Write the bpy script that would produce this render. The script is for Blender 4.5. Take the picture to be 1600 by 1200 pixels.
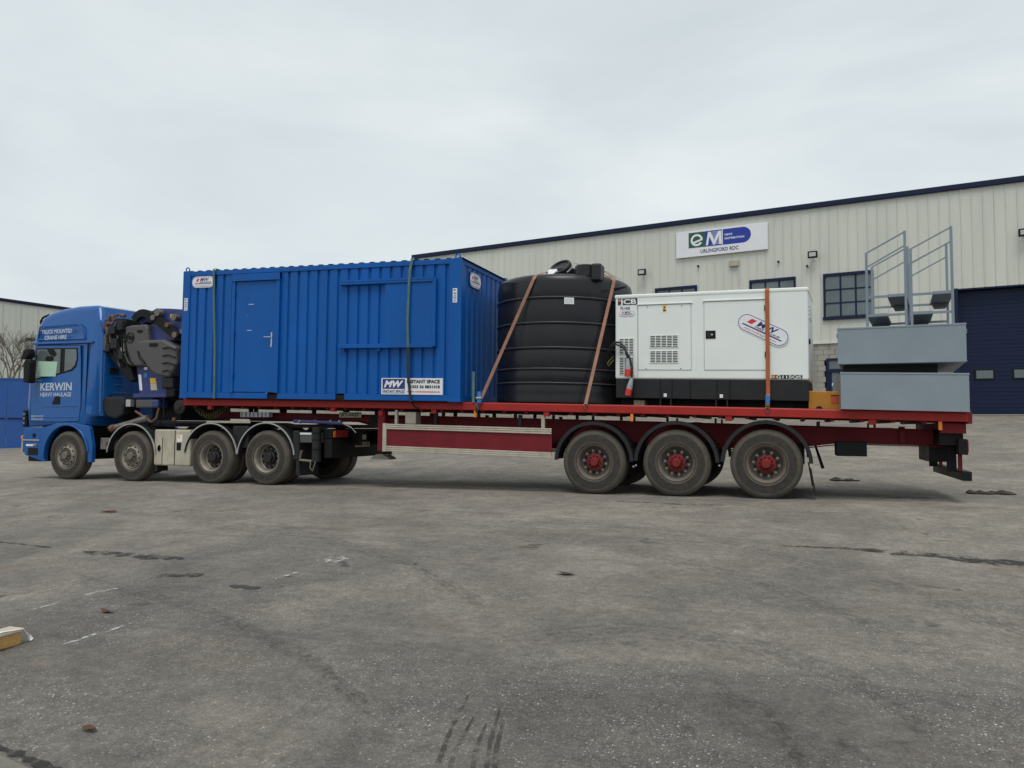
import bpy, math, random
from mathutils import Vector, Matrix
random.seed(7)
S = bpy.context.scene
for o in list(bpy.data.objects): bpy.data.objects.remove(o)
COL = S.collection
# ------------------------------------------------------------------ camera
FW = Vector((-0.3551, 0.9332, 0.0557)).normalized()
RT = Vector((0.9348, 0.3552, 0.0080)); RT = (RT - FW*RT.dot(FW)).normalized()
UP = RT.cross(FW).normalized()
EYE = Vector((3.099, -11.915, 1.107))
cd = bpy.data.cameras.new('camera'); cam = bpy.data.objects.new('camera', cd); COL.objects.link(cam)
cam.matrix_world = Matrix(((RT.x, UP.x, -FW.x, EYE.x), (RT.y, UP.y, -FW.y, EYE.y), (RT.z, UP.z, -FW.z, EYE.z), (0, 0, 0, 1)))
cd.sensor_width = 36; cd.lens = 1166/1600*36; cd.clip_end = 2000; cd.clip_start = .05
S.camera = cam
# ------------------------------------------------------------------ sky and sun
SUN_DIR = Vector((0.10, -0.50, 1.12)).normalized()          # towards the sun behind the cloud
SKY = 1.09
W = bpy.data.worlds.new('World'); S.world = W; W.use_nodes = True
nt = W.node_tree; nt.nodes.clear(); N = nt.nodes.new; L = nt.links.new
sky = N('ShaderNodeTexSky'); sky.sky_type = 'NISHITA'; sky.sun_disc = False
sky.sun_elevation = math.asin(SUN_DIR.z); sky.sun_rotation = math.atan2(SUN_DIR.x, SUN_DIR.y)
tc = N('ShaderNodeTexCoord'); mp = N('ShaderNodeMapping'); mp.inputs['Scale'].default_value = (1, 1, 3.2)
L(tc.outputs['Generated'], mp.inputs[0])
n1 = N('ShaderNodeTexNoise'); n1.inputs['Scale'].default_value = 1.5; n1.inputs['Detail'].default_value = 6; n1.inputs['Roughness'].default_value = .5; n1.inputs['Distortion'].default_value = .5
L(mp.outputs[0], n1.inputs['Vector'])
cr = N('ShaderNodeValToRGB'); e = cr.color_ramp.elements
e[0].position = .30; e[0].color = (.50, .565, .595, 1); e[1].position = .70; e[1].color = (.70, .745, .755, 1)
L(n1.outputs['Fac'], cr.inputs[0])
mul = N('ShaderNodeMix'); mul.data_type = 'RGBA'; mul.blend_type = 'MULTIPLY'; mul.inputs[0].default_value = 1
mul.inputs[7].default_value = (.08, .08, .08, 1); L(sky.outputs[0], mul.inputs[6])
mx = N('ShaderNodeMix'); mx.data_type = 'RGBA'; mx.inputs[0].default_value = .94
L(mul.outputs[2], mx.inputs[6]); L(cr.outputs[0], mx.inputs[7])
bg = N('ShaderNodeBackground'); bg.inputs['Strength'].default_value = SKY; L(mx.outputs[2], bg.inputs[0])
ow = N('ShaderNodeOutputWorld'); L(bg.outputs[0], ow.inputs[0])
sd = bpy.data.lights.new('sun', 'SUN'); sd.energy = 1.5; sd.angle = math.radians(30); sd.color = (1, .97, .93)
so = bpy.data.objects.new('sun', sd); COL.objects.link(so); so.rotation_euler = SUN_DIR.to_track_quat('Z', 'Y').to_euler(); so.location = (0, -20, 30)
vs = S.view_settings; vs.view_transform = 'Standard'; vs.look = 'None'; vs.exposure = 0.14; vs.gamma = 1; vs.use_curve_mapping = False

# ------------------------------------------------------------------ materials
MATS = {}
def mat(name, col, rough=.5, metal=0, var=.12, scale=2.0, dust=0, dcol=(.23, .20, .165), bump=0, bscale=30, streak=1, spec=.5, coat=0, dpos=.5):
    if name in MATS: return MATS[name]
    m = bpy.data.materials.new(name); m.use_nodes = True; t = m.node_tree; nn = t.nodes.new; ln = t.links.new
    b = t.nodes['Principled BSDF']; b.inputs['Roughness'].default_value = rough; b.inputs['Metallic'].default_value = metal
    b.inputs['Specular IOR Level'].default_value = spec; b.inputs['Coat Weight'].default_value = coat; b.inputs['Coat Roughness'].default_value = .08
    g = nn('ShaderNodeNewGeometry'); mpp = nn('ShaderNodeMapping'); mpp.inputs['Scale'].default_value = (1, 1, streak); ln(g.outputs['Position'], mpp.inputs[0])
    no = nn('ShaderNodeTexNoise'); no.inputs['Scale'].default_value = scale; no.inputs['Detail'].default_value = 7; no.inputs['Roughness'].default_value = .62; ln(mpp.outputs[0], no.inputs['Vector'])
    mr = nn('ShaderNodeMapRange'); mr.inputs[1].default_value = .3; mr.inputs[2].default_value = .7; mr.inputs[3].default_value = 1-var; mr.inputs[4].default_value = 1+var; ln(no.outputs['Fac'], mr.inputs[0])
    vm = nn('ShaderNodeVectorMath'); vm.operation = 'SCALE'; vm.inputs[0].default_value = col; ln(mr.outputs[0], vm.inputs['Scale'])
    out = vm.outputs[0]
    if dust:
        n2 = nn('ShaderNodeTexNoise'); n2.inputs['Scale'].default_value = scale*2.3; n2.inputs['Detail'].default_value = 9; n2.inputs['Roughness'].default_value = .7; ln(mpp.outputs[0], n2.inputs['Vector'])
        r2 = nn('ShaderNodeMapRange'); r2.inputs[1].default_value = dpos-.15; r2.inputs[2].default_value = dpos+.2; r2.inputs[3].default_value = dust*.15; r2.inputs[4].default_value = dust; ln(n2.outputs['Fac'], r2.inputs[0])
        mi = nn('ShaderNodeMix'); mi.data_type = 'RGBA'; ln(r2.outputs[0], mi.inputs[0]); ln(out, mi.inputs[6]); mi.inputs[7].default_value = (*dcol, 1); out = mi.outputs[2]
    ln(out, b.inputs['Base Color'])
    rr = nn('ShaderNodeMapRange'); rr.inputs[1].default_value = .3; rr.inputs[2].default_value = .7; rr.inputs[3].default_value = max(.02, rough-.08); rr.inputs[4].default_value = min(1, rough+.12); ln(no.outputs['Fac'], rr.inputs[0]); ln(rr.outputs[0], b.inputs['Roughness'])
    if bump:
        n3 = nn('ShaderNodeTexNoise'); n3.inputs['Scale'].default_value = bscale; n3.inputs['Detail'].default_value = 4; ln(g.outputs['Position'], n3.inputs['Vector'])
        bp = nn('ShaderNodeBump'); bp.inputs['Strength'].default_value = bump; bp.inputs['Distance'].default_value = .02; ln(n3.outputs['Fac'], bp.inputs['Height']); ln(bp.outputs[0], b.inputs['Normal'])
    MATS[name] = m; return m
BLUE = mat('cabin_blue_paint', (.0008, .092, .365), .36, var=.13, scale=1.3, dust=.06, dcol=(.03, .08, .2), streak=.3, bump=.10, bscale=3, spec=.25)
CABBLUE = mat('truck_blue_paint', (.001, .090, .335), .22, var=.07, scale=1.2, dust=.07, dcol=(.12, .14, .2), coat=.3, spec=.35)
DKBLUE = mat('crane_blue_paint', (.014, .03, .17), .42, var=.12, dust=.12)
RED = mat('trailer_red_paint', (.36, .020, .016), .46, var=.18, scale=2.5, dust=.18, dcol=(.16, .06, .05), bump=.08, bscale=12, spec=.25)
MAROON = mat('chassis_red_paint', (.17, .012, .020), .6, var=.2, scale=3, dust=.25, dcol=(.08, .035, .03), spec=.2)
BLACK = mat('black_plastic', (.014, .014, .016), .55, var=.2, dust=.16, dcol=(.07, .066, .06), spec=.3)
BLK2 = mat('black_paint', (.007, .007, .008), .55, var=.2, dust=.10, dcol=(.05, .045, .04), spec=.22)
RUBBER = mat('tyre_rubber', (.034, .032, .030), .85, var=.25, scale=6, dust=.42, dcol=(.12, .105, .088), bump=.3, bscale=60, dpos=.5, spec=.2)
TYDUST = mat('dusty_tyre_shoulder', (.115, .10, .082), .9, var=.25, scale=5, dust=.4, dcol=(.06, .055, .05), bump=.4, bscale=50, spec=.15)
STEERD = mat('steel_disc', (.27, .245, .205), .55, metal=.2, var=.25, scale=6, dust=.4, dcol=(.12, .10, .075))
STEELG = mat('dirty_steel', (.20, .18, .155), .6, metal=.3, var=.25, scale=5, dust=.5, dcol=(.10, .075, .055))
RIMD = mat('brown_rim_paint', (.11, .085, .065), .65, var=.3, scale=7, dust=.5, dcol=(.19, .165, .135))
HUBRED = mat('red_hub_paint', (.21, .014, .013), .55, var=.3, scale=8, dust=.4, dcol=(.08, .035, .03), spec=.3)
RIMIN = mat('dark_wheel_disc', (.045, .036, .03), .7, var=.3, scale=8, dust=.4, dcol=(.10, .08, .065))
RUST = mat('rusty_iron', (.17, .085, .05), .8, var=.35, scale=9, dust=.5, dcol=(.07, .045, .035))
ALU = mat('aluminium_profile', (.52, .47, .38), .42, metal=.35, var=.12, scale=5, dust=.25, dcol=(.22, .19, .15))
GREYBOX = mat('grey_steel_paint', (.235, .280, .315), .48, var=.07, scale=1.6, dust=.12, dcol=(.17, .20, .22), bump=.05, bscale=3)
GREYST = mat('grey_step_paint', (.20, .25, .30), .5, var=.1, dust=.1)
CHECK = mat('dark_tread_plate', (.13, .135, .145), .6, var=.15, bump=.4, bscale=70)
WHITE = mat('generator_white', (.80, .83, .80), .35, var=.03, scale=1.5, dust=.05, dcol=(.5, .48, .42))
STK = mat('sticker_white', (.78, .78, .80), .35, var=.03)
NAVYP = mat('print_navy', (.018, .03, .16), .4, var=.05)
REDP = mat('print_red', (.62, .03, .04), .4, var=.05)
BLKP = mat('print_black', (.015, .015, .016), .4, var=.05)
ORGP = mat('print_orange', (.75, .30, .05), .4, var=.05)
GREYP = mat('print_silver', (.50, .55, .62), .4, var=.05)
YEL = mat('yellow_paint', (.55, .22, .012), .5, var=.12, dust=.2, dcol=(.2, .12, .04))
YELP = mat('print_yellow', (.80, .50, .03), .4, var=.05)
TANKM = mat('black_polyethylene', (.012, .012, .015), .30, var=.15, scale=1.5, dust=.14, dcol=(.05, .048, .05), spec=.36)
CREAMBOX = mat('dirty_cream_paint', (.50, .46, .36), .6, var=.18, scale=3, dust=.5, dcol=(.22, .18, .13), streak=.5)
GREYC = mat('crane_grey_casting', (.072, .070, .068), .55, var=.12, dust=.2, dcol=(.14, .13, .115), bump=.1, bscale=20)
CLAD = mat('cream_cladding', (.60, .61, .545), .5, var=.07, scale=1.2, dust=.10, dcol=(.42, .41, .34), streak=.12)
NAVY = mat('navy_trim', (.006, .013, .045), .45, var=.10, dust=.06, dcol=(.03, .035, .06), spec=.25)
GATEB = mat('gate_blue', (.002, .07, .30), .5, var=.06, scale=1, dust=.08)
CONC = mat('concrete_block', (.36, .345, .30), .9, var=.14, scale=3, dust=.3, dcol=(.20, .19, .16), bump=.3, bscale=45)
KERBM = mat('kerb_concrete', (.20, .185, .155), .92, var=.2, scale=5, dust=.4, dcol=(.10, .095, .085), bump=.5, bscale=60)
GLASSD = mat('window_glass', (.10, .125, .135), .06, var=.25, scale=.8, spec=.8)
CABGL = mat('cab_glass', (.10, .125, .12), .05, var=.35, scale=1.6, spec=.8)
PAPER = mat('pale_green_paper', (.42, .62, .48), .7, var=.05)
STRG = mat('green_webbing', (.065, .15, .145), .8, var=.3, scale=9, dust=.2, bump=.4, bscale=120)
STRK = mat('dark_webbing', (.02, .03, .04), .8, var=.3, scale=9)
STRO = mat('orange_webbing', (.40, .115, .04), .8, var=.18, scale=9, bump=.4, bscale=120)
STRP = mat('faded_orange_webbing', (.37, .19, .13), .85, var=.2, scale=7, dust=.3, dcol=(.24, .14, .10), bump=.4, bscale=120)
RATB = mat('blue_ratchet', (.03, .18, .50), .5)
ZINC = mat('zinc_steel', (.50, .50, .48), .4, metal=.6, var=.15, dust=.2)
CHROME = mat('handle_steel', (.55, .56, .58), .35, metal=.4)
AMBER = mat('amber_lens', (.80, .22, .02), .25)
REDL = mat('red_lens', (.35, .02, .02), .3)
WOOD = mat('raw_timber', (.46, .27, .09), .75, var=.25, scale=6, dust=.3, dcol=(.25, .15, .06), bump=.3, bscale=40)
PALEW = mat('pale_board', (.50, .42, .32), .8, var=.15, scale=6)
LEAF = mat('dead_leaf', (.10, .045, .02), .8, var=.3, scale=20)
RAG = mat('dirty_rag', (.022, .018, .014), .95, var=.4, scale=14, dust=.4, dcol=(.10, .085, .065))
BARK = mat('bare_bark', (.12, .10, .08), .9, var=.25, scale=6)
CORDM = mat('cable_black', (.012, .012, .014), .45)
PLUGG = mat('plug_grey', (.34, .36, .38), .5)
PLUGR = mat('plug_red', (.65, .03, .03), .4)
HOSEY = mat('yellow_coil_hose', (.14, .12, .03), .6)
PIPEB = mat('blue_pipe', (.04, .05, .22), .35, dust=.2)
TAR = mat('tar_patch', (.028, .027, .026), .8, var=.3, scale=9, dust=.35, dcol=(.10, .095, .085), bump=.5, bscale=60)
LAMPGL = mat('lamp_glass', (.45, .46, .44), .15)
WOODD = mat('dark_bearer', (.02, .018, .016), .9)
PLATEY = mat('number_plate', (.55, .52, .36), .4, var=.15, scale=8, dust=.3)

# ------------------------------------------------------------------ mesh helpers
ORG = {}
def idf(v): return v
class MB:
    def __init__(s, warp=None): s.v = []; s.f = []; s.w = warp
    def add(s, vs, fs):
        k = len(s.v); s.v += [tuple(p) for p in vs]; s.f += [tuple(i+k for i in f) for f in fs]; return s
    def box(s, x0, x1, y0, y1, z0, z1, nx=1):
        if nx == 1:
            vs = [(x, y, z) for z in (z0, z1) for y in (y0, y1) for x in (x0, x1)]
            return s.add(vs, [(0, 2, 3, 1), (4, 5, 7, 6), (0, 1, 5, 4), (2, 6, 7, 3), (0, 4, 6, 2), (1, 3, 7, 5)])
        vs = []; fs = []
        for i in range(nx+1):
            x = x0+(x1-x0)*i/nx; vs += [(x, y0, z0), (x, y1, z0), (x, y1, z1), (x, y0, z1)]
        for i in range(nx):
            a = 4*i
            for k in range(4): fs.append((a+k, a+(k+1) % 4, a+4+(k+1) % 4, a+4+k))
        fs += [(3, 2, 1, 0), (4*nx, 4*nx+1, 4*nx+2, 4*nx+3)]
        return s.add(vs, fs)
    def prism(s, poly, a0, a1, ax='y'):
        n = len(poly)
        def P(p, a): return (p[0], a, p[1]) if ax == 'y' else ((a, p[0], p[1]) if ax == 'x' else (p[0], p[1], a))
        vs = [P(p, a0) for p in poly]+[P(p, a1) for p in poly]
        ar = sum(poly[i][0]*poly[(i+1) % n][1]-poly[(i+1) % n][0]*poly[i][1] for i in range(n))
        fl = (ar > 0) ^ (ax != 'y') ^ (a1 < a0)
        fs = [tuple(range(n)), tuple(range(2*n-1, n-1, -1))]+[(i, i+n, (i+1) % n+n, (i+1) % n) for i in range(n)]
        if not fl: fs = [f[::-1] for f in fs]
        return s.add(vs, fs)
    def cyl(s, p0, p1, r0, r1=None, n=16, caps=True):
        r1 = r0 if r1 is None else r1; p0 = Vector(p0); p1 = Vector(p1); d = (p1-p0).normalized()
        a = d.cross(Vector((0, 0, 1)) if abs(d.z) < .9 else Vector((1, 0, 0))).normalized(); b = d.cross(a)
        vs = []
        for p, r in ((p0, r0), (p1, r1)):
            for i in range(n):
                t = 2*math.pi*i/n; vs.append(p+(a*math.cos(t)+b*math.sin(t))*r)
        fs = [(i, (i+1) % n, (i+1) % n+n, i+n) for i in range(n)]
        if caps: fs += [tuple(range(n-1, -1, -1)), tuple(range(n, 2*n))]
        return s.add(vs, fs)
    def tube(s, pts, r, n=8, taper=None):
        pts = [Vector(p) for p in pts]; vs = []; fs = []; a = None
        for k, p in enumerate(pts):
            d = (pts[min(k+1, len(pts)-1)]-pts[max(k-1, 0)]).normalized()
            if a is None: a = d.cross(Vector((0, 0, 1)) if abs(d.z) < .9 else Vector((1, 0, 0)))
            a = (a-d*a.dot(d)).normalized(); b = d.cross(a); rr = r if taper is None else r+(taper-r)*k/(len(pts)-1)
            vs += [p+(a*math.cos(2*math.pi*i/n)+b*math.sin(2*math.pi*i/n))*rr for i in range(n)]
        for k in range(len(pts)-1):
            for i in range(n): fs.append((k*n+i, k*n+(i+1) % n, (k+1)*n+(i+1) % n, (k+1)*n+i))
        fs += [tuple(range(n-1, -1, -1)), tuple(range((len(pts)-1)*n, len(pts)*n))]
        return s.add(vs, fs)
    def lathe(s, prof, c=(0, 0, 0), ax='z', n=48, sy=1):   # prof: (r, h)
        vs = []; fs = []; m = len(prof)
        for i in range(n):
            t = 2*math.pi*i/n; ct, st = math.cos(t), math.sin(t)
            for r, h in prof:
                vs.append((c[0]+r*ct, c[1]+r*st, c[2]+h) if ax == 'z' else (c[0]+r*ct, c[1]+h*sy, c[2]+r*st))
        for i in range(n):
            for j in range(m-1):
                q = (i*m+j, ((i+1) % n)*m+j, ((i+1) % n)*m+j+1, i*m+j+1)
                fs.append(q)
        return s.add(vs, fs)
    def ribbon(s, pts, w, t=.004, wd=(1, 0, 0)):           # flat strap along pts, width along wd
        pts = [Vector(p) for p in pts]; wd = Vector(wd).normalized(); vs = []; fs = []
        for k, p in enumerate(pts):
            d = (pts[min(k+1, len(pts)-1)]-pts[max(k-1, 0)]).normalized(); wv = (wd-d*wd.dot(d)).normalized(); nrm = d.cross(wv)
            vs += [p+wv*w/2+nrm*t/2, p-wv*w/2+nrm*t/2, p-wv*w/2-nrm*t/2, p+wv*w/2-nrm*t/2]
        for k in range(len(pts)-1):
            for i in range(4): fs.append((k*4+i, k*4+(i+1) % 4, k*4+4+(i+1) % 4, k*4+4+i))
        m = (len(pts)-1)*4; fs += [(3, 2, 1, 0), (m, m+1, m+2, m+3)]
        return s.add(vs, fs)
    def text(s, string, size, fn, bold=0, shear=0, width=None, align='LEFT'):   # fn maps (x, y, d) -> 3-D, d = extrusion depth
        cu = bpy.data.curves.new('t', 'FONT'); cu.body = string; cu.size = size; cu.offset = bold; cu.shear = shear; cu.align_x = align; cu.resolution_u = 3
        ob = bpy.data.objects.new('t', cu); me = bpy.data.meshes.new_from_object(ob)
        vs = [v.co for v in me.vertices]; k = 1
        if width and vs:
            lo = min(v.x for v in vs); hi = max(v.x for v in vs); k = width/max(hi-lo, 1e-6)
            vs = [Vector(((v.x-lo)*k, v.y, 0)) for v in vs]
        s.add([fn(v.x, v.y, 0) for v in vs], [tuple(p.vertices) for p in me.polygons])
        bpy.data.objects.remove(ob); bpy.data.curves.remove(cu); bpy.data.meshes.remove(me); return s
    def build(s, name, m, parent=None, smooth=None, bevel=0, seg=2):
        off = ORG.get(parent.name, Vector((0, 0, 0))) if parent else Vector((0, 0, 0))
        vs = [s.w(v) for v in s.v] if s.w else s.v
        me = bpy.data.meshes.new(name); me.from_pydata([(v[0]-off[0], v[1]-off[1], v[2]-off[2]) for v in vs], [], s.f); me.validate()
        me.materials.append(m)
        if smooth is not None:
            me.polygons.foreach_set('use_smooth', [True]*len(me.polygons)); me.set_sharp_from_angle(angle=math.radians(smooth))
        o = bpy.data.objects.new(name, me); COL.objects.link(o)
        if parent: o.parent = parent; ORG[o.name] = off
        if bevel:
            b = o.modifiers.new('bevel', 'BEVEL'); b.width = bevel; b.segments = seg; b.limit_method = 'ANGLE'; b.angle_limit = math.radians(35)
        return o
def thing(name, label, cat, loc=(0, 0, 0), rz=0, group=None, local=False):
    o = bpy.data.objects.new(name, None); COL.objects.link(o); o.location = loc; o.rotation_euler = (0, 0, rz); o.empty_display_size = .2
    o['label'] = label; o['category'] = cat
    if group: o['group'] = group
    ORG[o.name] = Vector((0, 0, 0)) if local else Vector(loc)
    return o
def tag(o, label, cat, group=None):
    o['label'] = label; o['category'] = cat
    if group: o['group'] = group
    return o
def B(x0, x1, y0, y1, z0, z1, warp=None, nx=1): return MB(warp).box(x0, x1, y0, y1, z0, z1, nx)
def copy_tree(o, parent):
    c = o.copy(); COL.objects.link(c); c.parent = parent
    for ch in o.children: copy_tree(ch, c)
    return c
def facing(x, y, z, sx=1): return lambda a, b, d: (x+a, y-d, z+b)          # print on a face looking towards -Y
def facing_x(x, y, z): return lambda a, b, d: (x+d, y+a, z+b)             # print on a face looking towards +X
def pill(cx, cz, w, h, n=8):
    r = h/2; pts = []
    for i in range(n+1): t = -math.pi/2+math.pi*i/n; pts.append((cx+w/2-r+r*math.cos(t), cz+r*math.sin(t)))
    for i in range(n+1): t = math.pi/2+math.pi*i/n; pts.append((cx-w/2+r+r*math.cos(t), cz+r*math.sin(t)))
    return pts
def rot_poly(poly, cx, cz, a):
    c, s_ = math.cos(a), math.sin(a); return [(cx+(x-cx)*c-(z-cz)*s_, cz+(x-cx)*s_+(z-cz)*c) for x, z in poly]

# ------------------------------------------------------------------ ground
def sm(t): t = max(0, min(1, t)); return t*t*(3-2*t)
def yb(x): return 20.527-0.1498*(x-10.151)
def gz(x, y):
    xx = max(-60, min(30, x)); z0 = .013*xx
    if y < -.5: return z0-.48*min(1.6, ((-.5-y)/11.4))**1.25
    if y <= 2.8: return z0
    Y = yb(xx)-.6; t = min(1, (y-2.8)/(Y-2.8)); t = t*t*(1.9-.9*t) if t < 1 else 1
    t = .35*t+.65*min(1, max(0, (y-2.8)/(Y-2.8)))
    return z0*(1-t)+1.60*t
def hit(px, py):                        # photo pixel -> point on the ground
    d = FW+RT*((px-800)/1166)-UP*((py-600)/1166); lo = .5; p = None; t = .5
    while t < 200:
        q = EYE+d*t
        if q.z < gz(q.x, q.y): break
        t *= 1.01
    a, b = t/1.01, t
    for _ in range(30):
        m = (a+b)/2; q = EYE+d*m
        if q.z < gz(q.x, q.y): b = m
        else: a = m
    return EYE+d*b
def frange(a, b, s): n = max(1, round((b-a)/s)); return [a+(b-a)*i/n for i in range(n)]
xs = [-400, -250, -150, -100, -75]+frange(-60, -20, 2)+frange(-20, 14, .5)+frange(14, 30, 2)+[30, 45, 70, 120, 250, 400]
ys = [-200, -100, -60, -40, -30]+frange(-24, -15, 1.5)+frange(-15, 8, .4)+frange(8, 34, 1)+[34, 45, 70, 120, 250, 400]
g = MB(); nx_ = len(xs)
g.add([(x, y, gz(x, y)) for y in ys for x in xs], [(j*nx_+i, j*nx_+i+1, (j+1)*nx_+i+1, (j+1)*nx_+i) for j in range(len(ys)-1) for i in range(nx_-1)])
def ground_mat():
    m = bpy.data.materials.new('worn_asphalt'); m.use_nodes = True; t = m.node_tree; nn = t.nodes.new; ln = t.links.new; b = t.nodes['Principled BSDF']
    geo = nn('ShaderNodeNewGeometry'); P = geo.outputs['Position']
    def noise(s, d=6, r=.6, vec=None, dist=0):
        n = nn('ShaderNodeTexNoise'); n.inputs['Scale'].default_value = s; n.inputs['Detail'].default_value = d; n.inputs['Roughness'].default_value = r; n.inputs['Distortion'].default_value = dist
        ln(vec or P, n.inputs['Vector']); return n.outputs['Fac']
    def mr(v, a, b_, c, d):
        k = nn('ShaderNodeMapRange'); k.inputs[1].default_value = a; k.inputs[2].default_value = b_; k.inputs[3].default_value = c; k.inputs[4].default_value = d; ln(v, k.inputs[0]); return k.outputs[0]
    def mix(f, a, b_, mode='MIX'):
        k = nn('ShaderNodeMix'); k.data_type = 'RGBA'; k.blend_type = mode
        if isinstance(f, float): k.inputs[0].default_value = f
        else: ln(f, k.inputs[0])
        for i, c in ((6, a), (7, b_)):
            if isinstance(c, tuple): k.inputs[i].default_value = (*c, 1)
            else: ln(c, k.inputs[i])
        return k.outputs[2]
    def math_(op, a, b_):
        k = nn('ShaderNodeMath'); k.operation = op
        for i, c in ((0, a), (1, b_)):
            if isinstance(c, (int, float)): k.inputs[i].default_value = c
            else: ln(c, k.inputs[i])
        return k.outputs[0]
    # dust tone grows along Y, away from the camera, varied by noise
    sep = nn('ShaderNodeSeparateXYZ'); ln(P, sep.inputs[0])
    yard = mr(sep.outputs['Y'], -10.5, -3.0, 0, 1)
    big = noise(.35, 5, .6, None, 1.0); mid = noise(1.6, 7, .65, None, .6)
    dust = math_('ADD', math_('MULTIPLY', yard, .62), mr(big, .35, .7, -.22, .36))
    dust = math_('ADD', dust, mr(mid, .3, .7, -.14, .14)); dust = math_('MINIMUM', math_('MAXIMUM', dust, 0), 1)
    base = mix(mr(noise(60, 3, .7), .3, .7, 0, 1), (.058, .054, .049), (.130, .120, .108))
    # pale stones showing in the worn surface: two sizes, irregular outlines
    dn = nn('ShaderNodeTexNoise'); dn.inputs['Scale'].default_value = 130; dn.inputs['Detail'].default_value = 2; ln(P, dn.inputs['Vector'])
    va = nn('ShaderNodeVectorMath'); va.operation = 'SCALE'; va.inputs['Scale'].default_value = .012; ln(dn.outputs['Color'], va.inputs[0])
    vb = nn('ShaderNodeVectorMath'); vb.operation = 'ADD'; ln(P, vb.inputs[0]); ln(va.outputs[0], vb.inputs[1])
    def stones(scale, lo, hi, size):
        vo = nn('ShaderNodeTexVoronoi'); vo.inputs['Scale'].default_value = scale; vo.feature = 'F1'; ln(vb.outputs[0], vo.inputs['Vector'])
        sc = nn('ShaderNodeSeparateColor'); ln(vo.outputs['Color'], sc.inputs[0])
        f = math_('MULTIPLY', mr(vo.outputs['Distance'], size*.6, size, 1, 0), mr(sc.outputs[0], lo, hi, 0, 1)); return f, sc.outputs[1]
    wear = mr(noise(.9, 6, .65, None, .5), .36, .62, .12, 1)
    s1, c1 = stones(62, .66, .95, .42); s2, c2 = stones(135, .45, .9, .5); s3, c3 = stones(230, .3, .8, .55)
    col = mix(math_('MULTIPLY', s3, .55), base, mix(c3, (.03, .03, .03), (.24, .225, .205)))
    col = mix(math_('MULTIPLY', math_('MULTIPLY', s2, wear), .8), col, mix(c2, (.09, .085, .08), (.46, .44, .41)))
    st = math_('MULTIPLY', s1, wear)
    col = mix(math_('MULTIPLY', st, .9), col, mix(c1, (.19, .175, .155), (.68, .65, .59)))
    dcol = mix(mr(noise(2.2, 8, .7), .35, .65, 0, 1), (.272, .238, .196), (.430, .385, .325))
    dmask = math_('MULTIPLY', dust, mr(noise(22, 8, .75), .3, .7, .55, 1.0))
    col = mix(math_('MULTIPLY', dmask, .85), col, dcol)
    mott = mr(noise(11, 10, .78), .3, .7, .72, 1.28); mv = nn('ShaderNodeVectorMath'); mv.operation = 'SCALE'; ln(col, mv.inputs[0]); ln(mott, mv.inputs['Scale']); col = mv.outputs[0]
    mott2 = mr(noise(140, 3, .8), .3, .7, .72, 1.28); mv = nn('ShaderNodeVectorMath'); mv.operation = 'SCALE'; ln(col, mv.inputs[0]); ln(mott2, mv.inputs['Scale']); col = mv.outputs[0]
    # curved tyre scuffs
    mp_ = nn('ShaderNodeMapping'); mp_.inputs['Rotation'].default_value = (0, 0, .5); mp_.inputs['Scale'].default_value = (.25, 2.6, 1); ln(P, mp_.inputs[0])
    sw = noise(.9, 4, .55, mp_.outputs[0], 2.2); col = mix(mr(sw, .56, .74, 0, .38), col, (.085, .080, .076))
    mp2 = nn('ShaderNodeMapping'); mp2.inputs['Rotation'].default_value = (0, 0, -.35); mp2.inputs['Scale'].default_value = (.3, 3.0, 1); ln(P, mp2.inputs[0])
    sw2 = noise(1.1, 5, .6, mp2.outputs[0], 1.5); col = mix(mr(sw2, .60, .80, 0, .16), col, (.40, .37, .32))
    # oil spots
    ol = noise(2.6, 3, .5, None, .3); col = mix(mr(ol, .69, .74, 0, .6), col, (.03, .029, .028))
    rs = noise(.8, 5, .6); col = mix(mr(rs, .62, .75, 0, .22), col, (.22, .12, .06))
    ln(col, b.inputs['Base Color']); b.inputs['Roughness'].default_value = .9; b.inputs['Specular IOR Level'].default_value = .25
    h = math_('ADD', math_('MULTIPLY', noise(90, 3, .7), .5), math_('MULTIPLY', st, .6)); h = math_('ADD', h, math_('MULTIPLY', noise(9, 9, .72), 1.6))
    bp = nn('ShaderNodeBump'); bp.inputs['Strength'].default_value = .6; bp.inputs['Distance'].default_value = .012; ln(h, bp.inputs['Height']); ln(bp.outputs[0], b.inputs['Normal'])
    return m
ground = g.build('ground', ground_mat(), smooth=60); ground['kind'] = 'structure'
ORG['ground'] = Vector((0, 0, 0))
def smear_mat(name, col, cover, nscale=9, amax=.9):
    m = bpy.data.materials.new(name); m.use_nodes = True; t = m.node_tree; nn = t.nodes.new; ln = t.links.new; b = t.nodes['Principled BSDF']
    b.inputs['Base Color'].default_value = (*col, 1); b.inputs['Roughness'].default_value = .85
    ge = nn('ShaderNodeNewGeometry'); n = nn('ShaderNodeTexNoise'); n.inputs['Scale'].default_value = nscale; n.inputs['Detail'].default_value = 8; n.inputs['Roughness'].default_value = .75; ln(ge.outputs['Position'], n.inputs['Vector'])
    r = nn('ShaderNodeMapRange'); r.inputs[1].default_value = .62-cover*.35; r.inputs[2].default_value = .74-cover*.3; r.inputs[3].default_value = 0; r.inputs[4].default_value = amax; ln(n.outputs['Fac'], r.inputs[0]); ln(r.outputs[0], b.inputs['Alpha'])
    return m
TARW = smear_mat('worn_tar', (.026, .025, .024), .55, 6); PAINTW = smear_mat('worn_white_paint', (.55, .54, .51), .42, 14); SCUFF = smear_mat('rubber_scuff', (.065, .060, .055), .50, 20, .24)
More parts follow.
